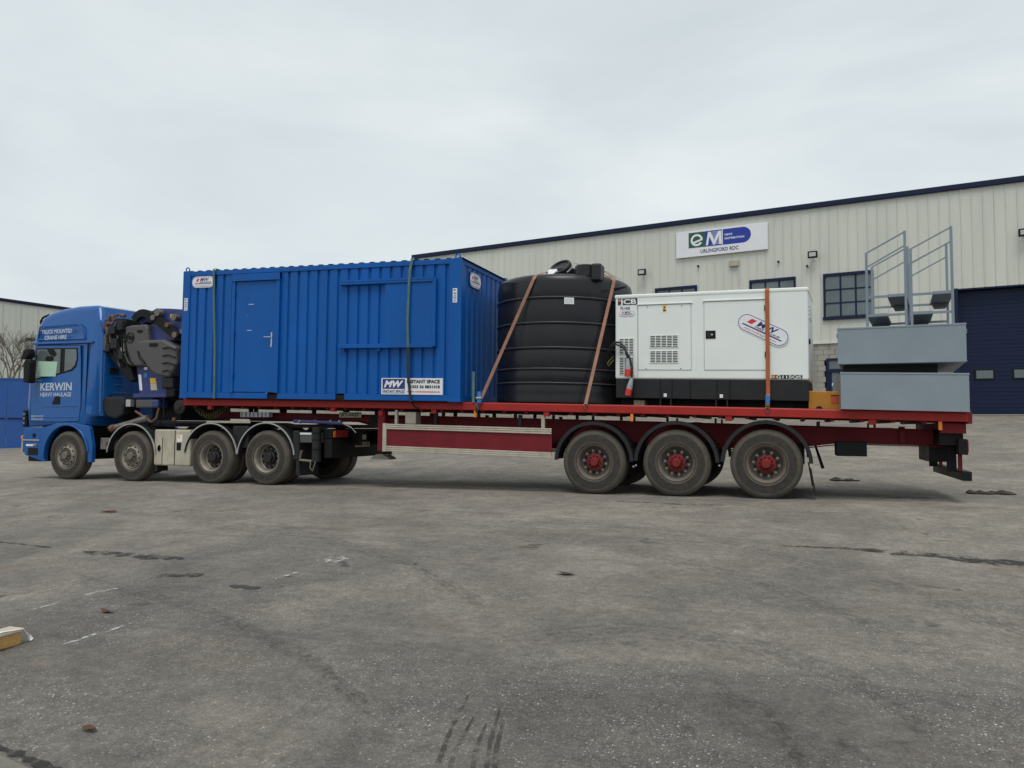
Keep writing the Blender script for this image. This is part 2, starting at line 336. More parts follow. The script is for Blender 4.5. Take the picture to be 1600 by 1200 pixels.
def streak(name, m, pix, w0, w1, n=14, jag=.35):          # irregular flat mark on the ground along photo points
    P = [hit(*p) for p in pix]; pts = []
    for k in range(n+1):
        f = k/n*(len(P)-1); i = min(int(f), len(P)-2); pts.append(P[i].lerp(P[i+1], f-i))
    M_ = MB(); vs = []
    for k, p in enumerate(pts):
        d = (pts[min(k+1, n)]-pts[max(k-1, 0)]); d.z = 0; d.normalize(); s_ = Vector((-d.y, d.x, 0)); w = (w0+(w1-w0)*k/n)/2
        w = w*(1+random.uniform(-jag, jag))*(.25 if k in (0, n) else 1); off = random.uniform(-.2, .2)*w
        for sg in (-1, 1): q = p+s_*(sg*w+off); vs.append((q.x, q.y, gz(q.x, q.y)+.004))
    M_.add(vs, [(2*k, 2*k+1, 2*k+3, 2*k+2) for k in range(n)])
    return M_.build(name, m, ground)
streak('tar_crack', TARW, [(1212, 852), (1330, 858), (1460, 868), (1600, 883), (1760, 900)], .04, .42, 26)
streak('tar_crack', TARW, [(130, 862), (200, 868), (288, 874)], .14, .22); streak('tar_crack', TARW, [(-30, 845), (20, 849), (80, 856)], .05, .04)
streak('tar_crack', TARW, [(244, 901), (318, 898)], .12, .16); streak('tar_patch', TAR, [(360, 915), (405, 920)], .10, .09, 8)
for p, q in (((98, 1008), (215, 972)), ((128, 931), (186, 919)), ((40, 955), (100, 940)), ((430, 905), (470, 893)), ((0, 942), (80, 921))): streak('paint_mark', PAINTW, [p, q], .05, .04, 12)
streak('paint_mark', PAINTW, [(495, 876), (545, 874)], .25, .2, 8, .5)
SKID = smear_mat('skid_rubber', (.045, .042, .038), .6, 12, .6)
for x0, x1, y1 in ((676, 733, 1085), (698, 740, 1120), (735, 760, 1130), (758, 782, 1105), (772, 786, 1130)): streak('skid_mark', SKID, [(x0, 1215), ((x0+x1)/2-4, (1215+y1)/2), (x1, y1)], .028, .016, 14, .25)
streak('tar_crack', TARW, [(960, 783), (1060, 788), (1140, 790)], .05, .06, 12)
streak('tar_crack', TARW, [(1380, 777), (1480, 779)], .12, .1, 10)
for pts, w0, w1 in (([(560, 812), (760, 826), (980, 858), (1200, 915), (1420, 1000)], .26, .24), ([(620, 800), (860, 812), (1100, 842), (1360, 905), (1620, 1000)], .2, .26), ([(120, 905), (330, 960), (480, 1030), (580, 1110)], .2, .2),
                    ([(830, 1000), (980, 985), (1160, 1005), (1330, 1060), (1460, 1150)], .22, .2), ([(300, 815), (480, 835), (640, 880), (760, 950)], .2, .22), ([(1000, 800), (1250, 812), (1500, 832), (1700, 850)], .25, .25), ([(1120, 1080), (1200, 1120), (1260, 1200)], .16, .2)):
    for dy, ww in ((-7, .05), (-3, .04), (1, .06), (6, .035)): streak('tyre_scuff', SCUFF, [(a_+dy*.5, b_+dy*(b_-650)/220) for a_, b_ in pts], ww*random.uniform(.6, 1.2), ww*random.uniform(.6, 1.2), 30, .3)
# kerb in the near left corner
a, b_ = hit(-60, 1140), hit(110, 1215); d = (b_-a); d.z = 0; d.normalize(); s_ = Vector((d.y, -d.x, 0))
if s_.dot(EYE-a) < 0: s_ = -s_
k = MB()
for i in range(3):
    p0 = a+d*(i*.62-.75)+s_*.07; q = p0+d*.60; r_ = q+s_*.25; t_ = p0+s_*.25; z = gz(p0.x, p0.y)
    M_ = MB(); M_.add([(*v.xy, z-.1) for v in (p0, q, r_, t_)]+[(*v.xy, z+.035) for v in (p0, q, r_, t_)], [(3, 2, 1, 0), (4, 5, 6, 7), (0, 1, 5, 4), (1, 2, 6, 5), (2, 3, 7, 6), (3, 0, 4, 7)])
    kb = M_.build('kerb' if i == 0 else 'kerbstone', KERBM, None if i == 0 else KB, bevel=.012)
    if i == 0: KB = kb; kb['kind'] = 'structure'; ORG[kb.name] = Vector((0, 0, 0))
streak('kerb_joint', TARW, [(-60, 1143), (0, 1169), (45, 1187), (100, 1209)], .035, .045, 24, .6)

# ------------------------------------------------------------------ wheels
def arc(cx, cz, r, a0, a1, n): return [(cx+r*math.cos(math.radians(a0+(a1-a0)*i/n)), cz+r*math.sin(math.radians(a0+(a1-a0)*i/n))) for i in range(n+1)]
def make_wheel(parent, x, z, near, kind, R_=.525):
    s = 1 if near else -1; y0 = 0 if near else 2.5; c = (x, y0, z); tw = .36 if kind == 'trailer' else (.30 if kind == 'steer' else .62)
    rr = .300
    dish = {'trailer': .10, 'steer': .035, 'drive': .17}[kind]
    rim = MB(); rim.lathe([(rr, .03), (rr-.012, .018), (rr-.03, .03), (rr-.045, .05), (rr-.055, dish-.02), (rr-.075, dish), (.17, dish+.012 if kind != 'steer' else .0), (.165, dish-.0), (.0, dish)], c, 'y', 40, s)
    rim.lathe([(rr, .03), (rr, .28), (.0, .28)], c, 'y', 40, s)
    w = rim.build('wheel', RIMD if kind == 'trailer' else STEERD, parent, smooth=35)
    if kind != 'steer':
        w.data.materials.append(RIMIN)
        for p in w.data.polygons:
            if math.hypot(p.center.x+ORG[w.name].x-x, p.center.z+ORG[w.name].z-z) < (.235 if kind == 'trailer' else .20): p.material_index = 1
    ty = MB(); sh = [(rr-.005, .045), (rr+.005, .012), (rr+.03, .004), (rr+.05, .012), (R_-.13, .002), (R_-.115, .006), (R_-.08, .0), (R_-.045, .012), (R_-.02, .03), (R_-.004, .055)]
    tread = []
    for i in range(5):
        a = .06+(tw-.12)*i/4; tread += [(R_, a-.014+.008), (R_, a+.016), (R_-.014, a+.020), (R_-.014, a+.028)] if i < 4 else [(R_, a)]
    ty.lathe(sh+tread+[(r, tw-h) for r, h in sh[::-1]], c, 'y', 64, s)
    if kind == 'drive':
        ty = MB(); ty.lathe(sh+[(R_, .06), (R_, .25), (R_-.03, .285), (.42, .30), (.42, .33), (R_-.03, .345), (R_, .37), (R_, .56)]+[(r, tw-h) for r, h in sh[::-1]], c, 'y', 64, s)
    # squash the contact patch
    for i, v in enumerate(ty.v):
        lo = z-R_+.012
        if v[2] < lo: ty.v[i] = (v[0]+(v[0]-x)*.05, v[1], lo)
    to = ty.build('tyre', RUBBER, w, smooth=40); to.data.materials.append(TYDUST)
    for p in to.data.polygons:
        cc = p.center; rr_ = math.hypot(cc.x+ORG[w.name].x-x, cc.z+ORG[w.name].z-z)
        if rr_ > R_-.085 or rr_ < rr+.035: p.material_index = 1
    hb = MB()
    if kind == 'trailer':
        hb.lathe([(.142, dish+.01), (.142, dish-.012), (.125, dish-.02), (.085, dish-.025), (.075, dish-.04), (.068, dish-.085), (.058, dish-.095), (.0, dish-.095)], c, 'y', 24, s); hm = HUBRED
    elif kind == 'steer':
        hb.lathe([(.085, .02), (.085, -.035), (.075, -.045), (0, -.045)], c, 'y', 24, s); hm = STEELG
    else:
        hb.lathe([(.14, dish), (.13, dish-.05), (.10, dish-.07), (.095, dish-.12), (.085, dish-.13), (0, dish-.13)], c, 'y', 24, s); hm = BLACK
    h = hb.build('hub', hm, w, smooth=35)
    bt = MB(); rb = .165 if kind == 'trailer' else (.125 if kind == 'steer' else .168)
    for i in range(10):
        t = 2*math.pi*(i+.3)/10; bx, bz = x+rb*math.cos(t), z+rb*math.sin(t); yy = y0+s*(dish if kind != 'steer' else .0)
        bt.cyl((bx, yy+s*.02, bz), (bx, yy-s*.035, bz), .021 if kind == 'trailer' else .016, n=6)
        if kind == 'trailer':
            t2 = t+.3; bt.cyl((x+.1*math.cos(t2), yy-s*.02, z+.1*math.sin(t2)), (x+.1*math.cos(t2), yy-s*.045, z+.1*math.sin(t2)), .012, n=6)
    bt.build('wheel_nuts', BLK2 if kind == 'trailer' else STEELG, w)['kind'] = 'stuff'
    ho = MB()
    for i in range(10):
        t = 2*math.pi*(i+.8)/10; rh = {'trailer': .185, 'drive': .212, 'steer': .195}[kind]; yy = y0+s*(dish+.004 if kind != 'steer' else .022)
        ho.cyl((x+rh*math.cos(t), yy, z+rh*math.sin(t)), (x+rh*math.cos(t), yy-s*.006, z+rh*math.sin(t)), .022 if kind == 'trailer' else .026, n=12)
    ho.build('hand_holes', STEERD if kind == 'trailer' else BLK2, w)['kind'] = 'stuff'
    return w

# ------------------------------------------------------------------ flatbed trailer
def zd(x): return 1.466-.0205*x-.00045*x*x
def bend(v): return (v[0], v[1], v[2]+zd(v[0]))             # z given relative to deck top
TR = thing('flatbed_trailer', 'long red flatbed semi-trailer carrying the blue cabin, tank and generator', 'trailer', (0, 0, 0))
X0, X1 = -8.62, 5.33
MB(bend).box(X0, X1, .06, 2.44, -.035, -.006, 28).build('deck', BLK2, TR)
for y0, y1, nm in ((0, .06, 'edge_rail'), (2.44, 2.5, 'edge_rail')):
    m = MB(bend); n = 28; s = 1 if y0 == 0 else -1; ya = 0 if s == 1 else 2.5
    prof = [(ya+s*.012, 0), (ya, -.02), (ya, -.13), (ya+s*.01, -.138), (ya+s*.06, -.138), (ya+s*.06, 0)]
    vs = []; fs = []
    for i in range(n+1):
        x = X0+(X1-X0)*i/n; vs += [(x, p[0], p[1]) for p in prof]
    for i in range(n):
        for j in range(6):
            q = (i*6+j, i*6+(j+1) % 6, (i+1)*6+(j+1) % 6, (i+1)*6+j); fs.append(q if s < 0 else q[::-1])
    fs += [tuple(range(6)), tuple(range(n*6+5, n*6-1, -1))]
    m.add(vs, fs).build(nm, RED, TR)
B(X1-.001, X1+.05, .0, 2.5, -.16, .0, bend).build('rear_beam', MAROON, TR, bevel=.006)
B(5.0, 5.32, .1, 2.4, -.30, -.16, bend).build('rear_crossbeam', MAROON, TR)
B(X0-.05, X0+.001, 0, 2.5, -.138, 0, bend).build('front_beam', MAROON, TR, bevel=.006)
for x in frange(-8.4, 5.2, .40): B(x-.03, x+.03, .061, 2.439, -.175, -.036, bend).build('cross_member', MAROON, TR)
for ya, yb_ in ((.62, .78), (1.72, 1.88)):
    m = MB(bend); n = 30
    ts = []
    for i in range(n+1):
        x = X0+.15+(X1-.35-X0)*i/n
        if x < -4.9: zb = -.37
        elif x < -3.6: zb = -.37-(x+4.9)/1.3*.28
        elif x < 3.1: zb = -.65
        elif x < 3.5: zb = -.65+(x-3.1)/.4*.15
        else: zb = -.50+(x-3.5)*.01
        ts.append((x, zb))
    yc = (ya+yb_)/2
    for za, zb_, w in ((0, 0, 0),):
        vs = []; fs = []
        for x, zb in ts: vs += [(x, yc-.006, -.255), (x, yc+.006, -.255), (x, yc+.006, zb), (x, yc-.006, zb)]
        for i in range(n):
            for j in range(4): fs.append((i*4+j, i*4+(j+1) % 4, i*4+4+(j+1) % 4, i*4+4+j))
        fs += [(3, 2, 1, 0), (n*4, n*4+1, n*4+2, n*4+3)]; m.add(vs, fs)
        for zt in (0, 1):
            vs = []; fs = []
            for x, zb in ts:
                z = -.25 if zt == 0 else zb-.012
                vs += [(x, ya, z), (x, yb_, z), (x, yb_, z-.014), (x, ya, z-.014)]
            for i in range(n):
                for j in range(4): fs.append((i*4+j, i*4+(j+1) % 4, i*4+4+(j+1) % 4, i*4+4+j))
            fs += [(3, 2, 1, 0), (n*4, n*4+1, n*4+2, n*4+3)]; m.add(vs, fs)
    cb = m.build('chassis_beam', MAROON, TR)
    for x in frange(-8.3, 5.0, .8): B(x-.012, x+.012, ya+.02, yb_-.02, -.249, -.176, bend).build('spacer', BLK2, cb)
for px in (-7.98, -5.05, -2.93, -.82, 2.13, 4.13): B(px-.05, px+.05, .012, .09, -.215, -.139, bend).build('rope_bracket', RED, TR, bevel=.005)
for px in (-2.12, .63, 4.99): B(px-.022, px+.022, .004, .03, -.26, -.142, bend).build('side_reflector', AMBER, TR)
# side guard
gu = lambda v: (v[0], v[1], v[2]+zd(v[0])-1.50)
for ys_, far in (((.0, .03), 0), ((2.47, 2.5), 1)):
    pn = B(-3.86, -.72, ys_[0]+.012, ys_[1]-.004, .665, 1.03, gu).build('side_guard', MAROON, TR)
    for z0 in (.985, .585):
        for kk in range(3): MB(gu).box(-3.87, -.72, ys_[0]-.012 if not far else ys_[1]-.01, ys_[0]+.011 if not far else ys_[1]+.012, z0+kk*.034+.002, z0+kk*.034+.032, 6).build('guard_rail', ALU, pn, bevel=.006)
    B(-3.955, -3.875, ys_[0]-.006, ys_[1]+.02, .575, 1.092, gu).build('guard_post', ALU, pn, bevel=.008)
    for x in (-2.9, -1.3): B(x-.03, x+.03, ys_[0]+.035 if not far else 2.38, ys_[0]+.09 if not far else 2.44, .58, 1.30, gu).build('guard_stay', BLK2, pn)
B(-.92, -.86, .05, .10, 1.0, 1.30, gu).build('stay_post', ALU, TR); B(-3.74, -3.69, .06, .11, 1.05, 1.34, gu).build('stay_post', ALU, TR)
B(-3.55, -3.33, .1, .3, 1.09, 1.31, gu).build('leg_gearbox', ALU, TR, bevel=.01)
for y in (.12, 2.2):
    zo = 0 if y < 1 else .12
    lg = B(-4.13, -3.99, y, y+.14, .62+zo, 1.36).build('landing_leg', MAROON, TR, bevel=.008)
    B(-4.105, -4.015, y+.02, y+.12, .52+zo, .63+zo).build('inner_leg', BLK2, lg)
    MB().prism([(a_, b_+zo) for a_, b_ in ((-4.24, .47), (-3.84, .47), (-3.86, .50), (-3.97, .56), (-4.12, .56), (-4.22, .50))], y-.06, y+.2).build('foot', STEELG, lg)
    MB().cyl((-4.06, y-.03, 1.32), (-4.06, y+.0, 1.32), .05, n=16).build('crank_boss', RED, lg)
B(-4.10, -4.02, .26, 2.2, 1.22, 1.28).build('leg_brace', MAROON, TR)
B(-4.6, -4.28, .6, 1.9, -.47, -.262, bend).build('neck_crossbeam', BLK2, TR); MB(bend).box(-8.4, -4.65, .80, 1.70, -.40, -.33, 8).build('coupling_plate', BLK2, TR)
for i, x in enumerate((0, 1.33, 2.67)):
    z = .013*x+.525
    for near in (True, False): make_wheel(TR, x, z, near, 'trailer')
    MB().cyl((x, .3, z), (x, 2.2, z), .065, n=12).build('axle', BLK2, TR)
    B(x-.10, x+.10, .62, .78, z+.05, z+.30).build('suspension_hanger', MAROON, TR); B(x-.10, x+.10, 1.72, 1.88, z+.05, z+.30).build('suspension_hanger', MAROON, TR)
    MB().cyl((x+.42, .7, z+.32), (x+.42, .7, z-.02), .13, n=16).build('air_bag', BLK2, TR)
    MB().cyl((x-.45, .55, z+.1), (x-.45, .9, z+.1), .09, n=14).build('brake_chamber', BLK2, TR)
    for y0 in (-.015, 2.105):
        outer = arc(x, z, .655, 3, 177, 22); inner = arc(x, z, .63, 177, 3, 22)
        mg = MB(); mg.prism(outer+inner, y0, y0+.41); o = mg.build('mudguard', BLACK, TR, smooth=30)
        lip = MB(); lip.prism(arc(x, z, .662, 2, 178, 22)+arc(x, z, .605, 178, 2, 22), y0-.012 if y0 < 1 else y0+.41, y0+.022 if y0 < 1 else y0+.425); lip.build('guard_lip', BLACK, o, smooth=30)
    for sx in (-.60, .60): MB().cyl((x+sx*.98, .05, z+.26), (x+sx*.98, .6, z+.30), .02, n=8).build('guard_bracket', BLK2, TR)
for xx, zz in ((.66, .47), (.70, .49), (1.99, .52), (3.30, .55)): MB().cyl((xx, -.02, zz), (xx, .0, zz), .014, n=10).build('guard_bolt', ZINC, TR)
for y0 in (.02, 2.1):
    MB().prism([(3.285, .50), (3.305, .50), (3.37, .12), (3.345, .10)], y0, y0+.36).build('mudflap', BLACK, TR)
MB().prism([(3.36, .92), (3.39, .92), (3.55, .42), (3.50, .41)], 2.0, 2.36).build('mudflap', BLACK, TR)
B(3.66, 4.08, .35, .9, .69, .905).build('tool_box', BLK2, TR, bevel=.01)
B(4.55, 4.62, .62, .78, .895, 1.14).build('tail_stiffener', MAROON, TR)
# rear underrun bumper
for y0 in (.42, 1.95):
    st = B(5.13, 5.25, y0, y0+.06, .50, .90).build('bumper_stay', BLK2, TR, bevel=.006)
    B(5.24, 5.285, y0-.20, y0-.14, .52, .92).build('stay_plate', MAROON, st)
B(4.95, 5.20, .75, 1.75, .62, .90).build('rear_bracket', BLK2, TR)
B(5.25, 5.37, .06, 2.44, .39, .52).build('underrun_bar', BLK2, TR, bevel=.008)
B(5.00, 5.30, .2, 2.3, .88, 1.10).build('lamp_bracket', BLK2, TR)
for y0 in (.10, 2.1):
    l_ = B(5.22, 5.34, y0, y0+.30, .75, .97).build('tail_lamp', BLK2, TR, bevel=.012); B(5.34, 5.352, y0+.03, y0+.27, .78, .94).build('lens', REDL, l_)

# ------------------------------------------------------------------ lorry
TK = thing('tractor_unit', 'blue four-axle lorry tractor coupled under the red trailer', 'truck', (-11.92, 0, -.155))
XW = (-11.92, -10.02, -7.91, -6.55)
for i, x in enumerate(XW):
    z = .013*x+.53; kd = 'steer' if i < 2 else 'drive'
    for near in (True, False): make_wheel(TK, x, z, near, kd, .53)
    MB().cyl((x, .3, z), (x, 2.2, z), .08 if i < 2 else .12, n=12).build('axle', BLK2, TK)
for y in (.82, 1.60): B(-12.9, -4.95, y, y+.08, .70, .98).build('chassis_rail', BLK2, TK)
for x in (-12.4, -10.9, -9.0, -7.2, -5.9): B(x, x+.1, .901, 1.599, .74, .94).build('chassis_crossmember', BLK2, TK)
def offs(poly, d):
    n = len(poly); ar = sum(poly[i][0]*poly[(i+1) % n][1]-poly[(i+1) % n][0]*poly[i][1] for i in range(n)); sg = 1 if ar > 0 else -1; out = []
    for i in range(n):
        p0, p1, p2 = Vector(poly[i-1]), Vector(poly[i]), Vector(poly[(i+1) % n]); a = (p1-p0).normalized(); b = (p2-p1).normalized()
        na = Vector((-a.y, a.x))*sg; nb_ = Vector((-b.y, b.x))*sg; m = (na+nb_); m = m/max(.35, m.length_squared)*2 if m.length > .1 else na
        out.append((p1.x+m.x*d, p1.y+m.y*d))
    return out
CAB = [(-13.20, .98), (-13.27, 1.45), (-13.25, 1.95), (-13.14, 2.78), (-13.15, 2.92), (-13.04, 3.40), (-12.92, 3.53), (-12.70, 3.615), (-12.40, 3.67), (-11.9, 3.715), (-11.40, 3.71), (-11.22, 3.66), (-11.08, 3.20), (-10.98, 2.98), (-10.96, 2.6), (-10.96, 1.24), (-11.2, 1.21), (-11.29, 1.04), (-11.6, 1.03), (-12.3, 1.03), (-12.8, 1.00)]
secs = [(0, .16), (.012, .085), (.045, .035), (.10, .008), (.16, 0), (.9, -.02), (1.6, -.02), (2.34, 0), (2.40, .008), (2.455, .035), (2.488, .085), (2.5, .16)]
cb = MB(); nC = len(CAB); vs = []; fs = []
for y, dd in secs:
    for (x, z), (ox, oz) in zip(offs(CAB, dd), CAB):
        yy = y
        if oz > 2.85: k = 1-.09*min(1, (oz-2.85)/.8); yy = 1.25+(y-1.25)*k
        if dd > .02 and oz < 1.3: z = oz+(z-oz)*.3
        vs.append((x, yy, z))
for i in range(len(secs)-1):
    for j in range(nC): fs.append((i*nC+j, i*nC+(j+1) % nC, (i+1)*nC+(j+1) % nC, (i+1)*nC+j))
fs += [tuple(range(nC-1, -1, -1)), tuple(range((len(secs)-1)*nC, len(secs)*nC))]
cab = cb.add(vs, fs).build('cab', CABBLUE, TK, smooth=50)
# door, seams and panels on the cab side
def outline(poly, w): return [poly, offs(poly, w)]
def ring_prism(mb, poly, w, y0, y1):
    inn = offs(poly, w); n = len(poly)
    for i in range(n):
        j = (i+1) % n; q = [poly[i], poly[j], inn[j], inn[i]]; mb.prism(q, y0, y1)
    return mb
DOOR = [(-13.07, 1.10), (-13.10, 1.95), (-12.99, 2.83), (-11.60, 2.80), (-11.56, 2.40), (-11.52, 1.5), (-11.56, 1.12), (-12.1, 1.10)]
dr = MB().prism(offs(DOOR, .012), -.006, .02).build('cab_door', CABBLUE, cab, bevel=.006)
ring_prism(MB(), DOOR, .010, -.003, .02).build('door_seam', BLK2, cab)
for z0, x0, x1 in ((1.44, -12.72, -11.60), (1.20, -12.9, -11.6)): MB().prism([(x0, z0), (x1, z0+.01), (x1, z0+.035), (x0, z0+.02)], -.016, -.004).build('swage_line', CABBLUE, cab, bevel=.006)
WIN = [(-13.0, 2.04), (-12.965, 2.77), (-11.68, 2.745), (-11.655, 2.50), (-11.70, 2.33), (-11.82, 2.235), (-12.1, 2.185), (-12.6, 2.10)]
wf = MB().prism(WIN, -.012, .01).build('side_window', BLK2, cab, bevel=.004)
MB().prism([(-12.95, 2.08), (-12.92, 2.74), (-12.19, 2.725), (-12.19, 2.20), (-12.6, 2.13)], -.019, -.010).build('pane', CABGL, wf)
MB().prism([(-12.05, 2.225), (-12.05, 2.725), (-11.71, 2.715), (-11.69, 2.50), (-11.74, 2.36), (-11.85, 2.27)], -.019, -.010).build('pane', CABGL, wf)
nt_ = MB().prism([(-12.93, 2.13), (-12.86, 2.47), (-12.27, 2.45), (-12.31, 2.12)], -.023, -.019).build('paper_notice', PAPER, wf)
MB().prism([(-12.62, 2.74), (-12.40, 2.74), (-12.30, 2.62), (-12.36, 2.56), (-12.50, 2.60)], -.022, -.019).build('sun_blind', BLK2, wf)
MB().prism(pill(-12.52, 2.52, .26, .12), -.0215, -.019).build('headrest', BLK2, wf)
h_ = MB().prism([(-12.40, 1.50), (-12.16, 1.50), (-12.16, 1.68), (-12.30, 1.68)], -.022, .0).build('door_handle', BLK2, cab, bevel=.008)
SILV = GREYP
m = MB(); m.text('KERWIN', .235, facing(-12.79, -.010, 1.815), .006, 0, .98); m.build('lettering', SILV, cab)
m = MB()                                                 # serifs on the big name
for fx in (.03, .10, .20, .31, .41, .52, .60, .66, .72, .80, .90, .955): m.box(-12.80+fx, -12.755+fx, -.0105, -.0095, 1.813, 1.826)
m.build('lettering_serif', SILV, cab)
MB().text('HEAVY HAULAGE', .125, facing(-12.78, -.010, 1.675), .003, 0, .96).build('lettering', SILV, cab)
MB().text('TRUCK MOUNTED', .125, facing(-12.83, -.006, 3.09), .003, 0, .95).build('lettering', SILV, cab)
MB().text('CRANE HIRE', .125, facing(-12.72, -.006, 2.955), .003, 0, .68).build('lettering', SILV, cab)
MB().text('KERWIN HEAVY', .055, facing(-13.04, -.010, 1.215), .001, 0, .40).build('lettering', SILV, cab); MB().text('HAULAGE', .06, facing(-13.04, -.010, 1.15), .001, 0, .38).build('lettering', SILV, cab)
for x0, z0, z1 in ((-11.40, 1.25, 2.84), ): B(x0, x0+.008, -.002, .03, z0, z1).build('panel_seam', BLK2, cab)
B(-11.38, -11.20, -.004, .02, 1.28, 1.46).build('side_locker_lid', CABBLUE, cab, bevel=.008)
# roof fairing panel lines, visor, lamps
MB().prism([(-13.13, 2.86), (-11.25, 2.84), (-11.25, 2.885), (-13.13, 2.905)], -.006, .03).build('roof_seam', CABBLUE, cab, bevel=.01)
ring_prism(MB(), [(-13.0, 2.95), (-12.93, 3.28), (-11.75, 3.30), (-11.58, 3.2), (-11.50, 2.93)], .03, .008, .035).build('fairing_panel', CABBLUE, cab, bevel=.008)
vis = MB(); vis.tube([(-13.09, .2, 3.28), (-13.10, .16, 3.40), (-13.02, .16, 3.50), (-12.88, .2, 3.56)], .022, 6); vis.tube([(-13.10, .16, 3.40), (-13.12, 1.2, 3.42), (-13.10, 2.34, 3.40)], .03, 6); vis.build('sun_visor', BLK2, cab)
MB().prism([(-13.14, 2.76), (-13.24, 1.98), (-13.26, 1.98), (-13.165, 2.76)], .16, 2.34).build('windscreen', CABGL, cab)
B(-13.28, -13.20, .2, 2.3, 1.12, 1.80).build('grille', BLK2, cab, bevel=.02)
# rear wall ribs
for z in (1.75, 1.92, 2.10): B(-10.962, -10.945, .35, 2.1, z, z+.03).build('rear_rib', CABBLUE, cab, bevel=.006)
B(-10.962, -10.93, .20, .42, 2.18, 2.30).build('rear_vent', BLK2, cab, bevel=.006)
MB().prism([(-11.02, 1.30), (-10.97, 1.30), (-10.99, 3.0), (-11.10, 3.35), (-11.16, 3.33), (-11.06, 2.98)], .03, .07).build('side_deflector', CABBLUE, cab, bevel=.01)
# mirrors
mi = MB(); mi.prism([(-12.96, 1.98), (-12.79, 1.96), (-12.76, 2.42), (-12.80, 2.50), (-12.93, 2.50), (-12.99, 2.40)], -.30, -.13); mi.build('mirror', BLK2, cab, bevel=.035, seg=3)
mi = MB(); mi.prism([(-13.10, 2.50), (-12.92, 2.50), (-12.84, 2.62), (-12.88, 2.74), (-13.02, 2.72)], -.28, -.10); mi.build('mirror', BLK2, cab, bevel=.035, seg=3)
MB().tube([(-12.9, -.2, 2.5), (-12.95, -.1, 2.56), (-12.98, .02, 2.6)], .02, 6).build('mirror_arm', BLK2, cab); MB().tube([(-12.9, -.2, 2.0), (-13.0, .02, 2.02)], .02, 6).build('mirror_arm', BLK2, cab)
mi = MB(); mi.prism([(-13.22, 1.98), (-13.05, 1.96), (-13.02, 2.42), (-13.06, 2.50), (-13.19, 2.50), (-13.25, 2.40)], 2.66, 2.84); mi.build('mirror', BLK2, cab, bevel=.035)
# bumper and wheel arch
WZ = .375
BUM = [(-13.24, .97), (-13.28, .60), (-13.20, .36), (-12.62, .23)]+arc(-11.92, WZ, .665, 192, 12, 20)+[(-11.26, .24), (-11.14, .24), (-11.14, .60), (-11.24, .98), (-11.29, 1.035), (-11.7, 1.09), (-12.2, 1.09), (-12.6, .985)]
for y0, y1 in ((-.005, .09), (2.41, 2.505)):
    bu = MB().prism(BUM, y0, y1).build('wheel_arch', CABBLUE, TK, bevel=.012)
MB().prism(arc(-11.92, WZ, .70, 186, 8, 20)+arc(-11.92, WZ, .655, 8, 186, 20), -.03, .05).build('arch_lip', CABBLUE, TK, bevel=.01, smooth=40)
B(-13.27, -13.0, .42, 2.08, .33, .97).build('front_bumper', CABBLUE, TK, bevel=.03)
MB().prism([(-13.33, .99), (-13.19, .99), (-13.24, 1.36), (-13.33, 1.40)], -.008, .35).build('headlamp', BLK2, TK, bevel=.03); 
MB().prism([(-13.33, .99), (-13.19, .99), (-13.24, 1.36), (-13.33, 1.40)], 2.15, 2.508).build('headlamp', BLK2, TK, bevel=.03)
for z in (1.08, 1.18, 1.28): MB().cyl((-13.27, -.012, z), (-13.27, -.004, z), .032, n=12).build('lamp_lens', GLASSD, TK)
MB().cyl((-12.92, -.012, .80), (-12.92, .0, .80), .055, n=14).build('fog_lamp', BLK2, TK)
B(-13.16, -12.94, -.012, -.004, .56, .605).build('white_reflector', STK, TK); B(-12.93, -12.85, -.014, -.004, .575, .615).build('side_marker', AMBER, TK)
B(-13.30, -12.75, -.02, .10, .685, .71).build('step_tread', ALU, TK); B(-13.10, -12.78, -.008, .08, .36, .52).build('step_recess', BLK2, TK)
B(-13.36, -13.30, .0, .10, .72, .79).build('marker_lamp', AMBER, TK, bevel=.01); B(-13.31, -13.27, -.01, .08, .42, .70).build('bumper_trim', ALU, TK)
B(-13.15, -12.7, .05, 2.45, .22, .345).build('lower_valance', BLK2, TK)
# side lockers, tanks, mudguards
lk = B(-9.42, -8.46, .02, .62, .225, .97).build('fuel_tank_locker', CREAMBOX, TK, bevel=.035, seg=3)
B(-8.86, -8.845, .012, .03, .24, .955).build('locker_gap', BLK2, lk); B(-9.19, -9.18, .014, .03, .24, .80).build('locker_gap', BLK2, lk)
MB().prism(pill(-9.27, .58, .09, .13), .010, .022).build('locker_latch', BLK2, lk); B(-8.80, -8.69, .010, .022, .55, .70).build('locker_latch', BLK2, lk)
B(-8.80, -8.66, .012, .0195, .72, .86).build('locker_label', STK, lk); B(-8.78, -8.72, .0085, .012, .80, .85).build('locker_label', YELP, lk)
bb = B(-11.05, -10.58, .12, .5, .52, .77).build('valve_box', STEELG, TK, bevel=.015); B(-10.86, -10.79, .112, .12, .60, .68).build('box_socket', BLK2, bb)
for x in (-10.02, -7.91, -6.55):
    z = .013*x+.53
    for y0 in (-.01, 1.87):
        o = MB().prism(arc(x, z, .68, 8, 172, 20)+arc(x, z, .655, 172, 8, 20), y0, y0+.64).build('mudguard', BLACK, TK, smooth=30)
        MB().prism(arc(x, z, .690, 6, 174, 20)+arc(x, z, .667, 174, 6, 20), y0-.012 if y0 < 1 else y0+.64, y0+.012 if y0 < 1 else y0+.652).build('guard_edge', ZINC, o, smooth=30)
B(-7.42, -7.02, .05, .63, .62, 1.06).build('guard_bridge', BLACK, TK, bevel=.03)
MB().prism([(-5.86, .50), (-5.80, .50), (-5.76, .12), (-5.84, .12)], .02, .62).build('mudflap', BLACK, TK); MB().prism([(-9.40, .5), (-9.36, .5), (-9.34, .1), (-9.4, .1)], .05, .34).build('mudflap', BLACK, TK)
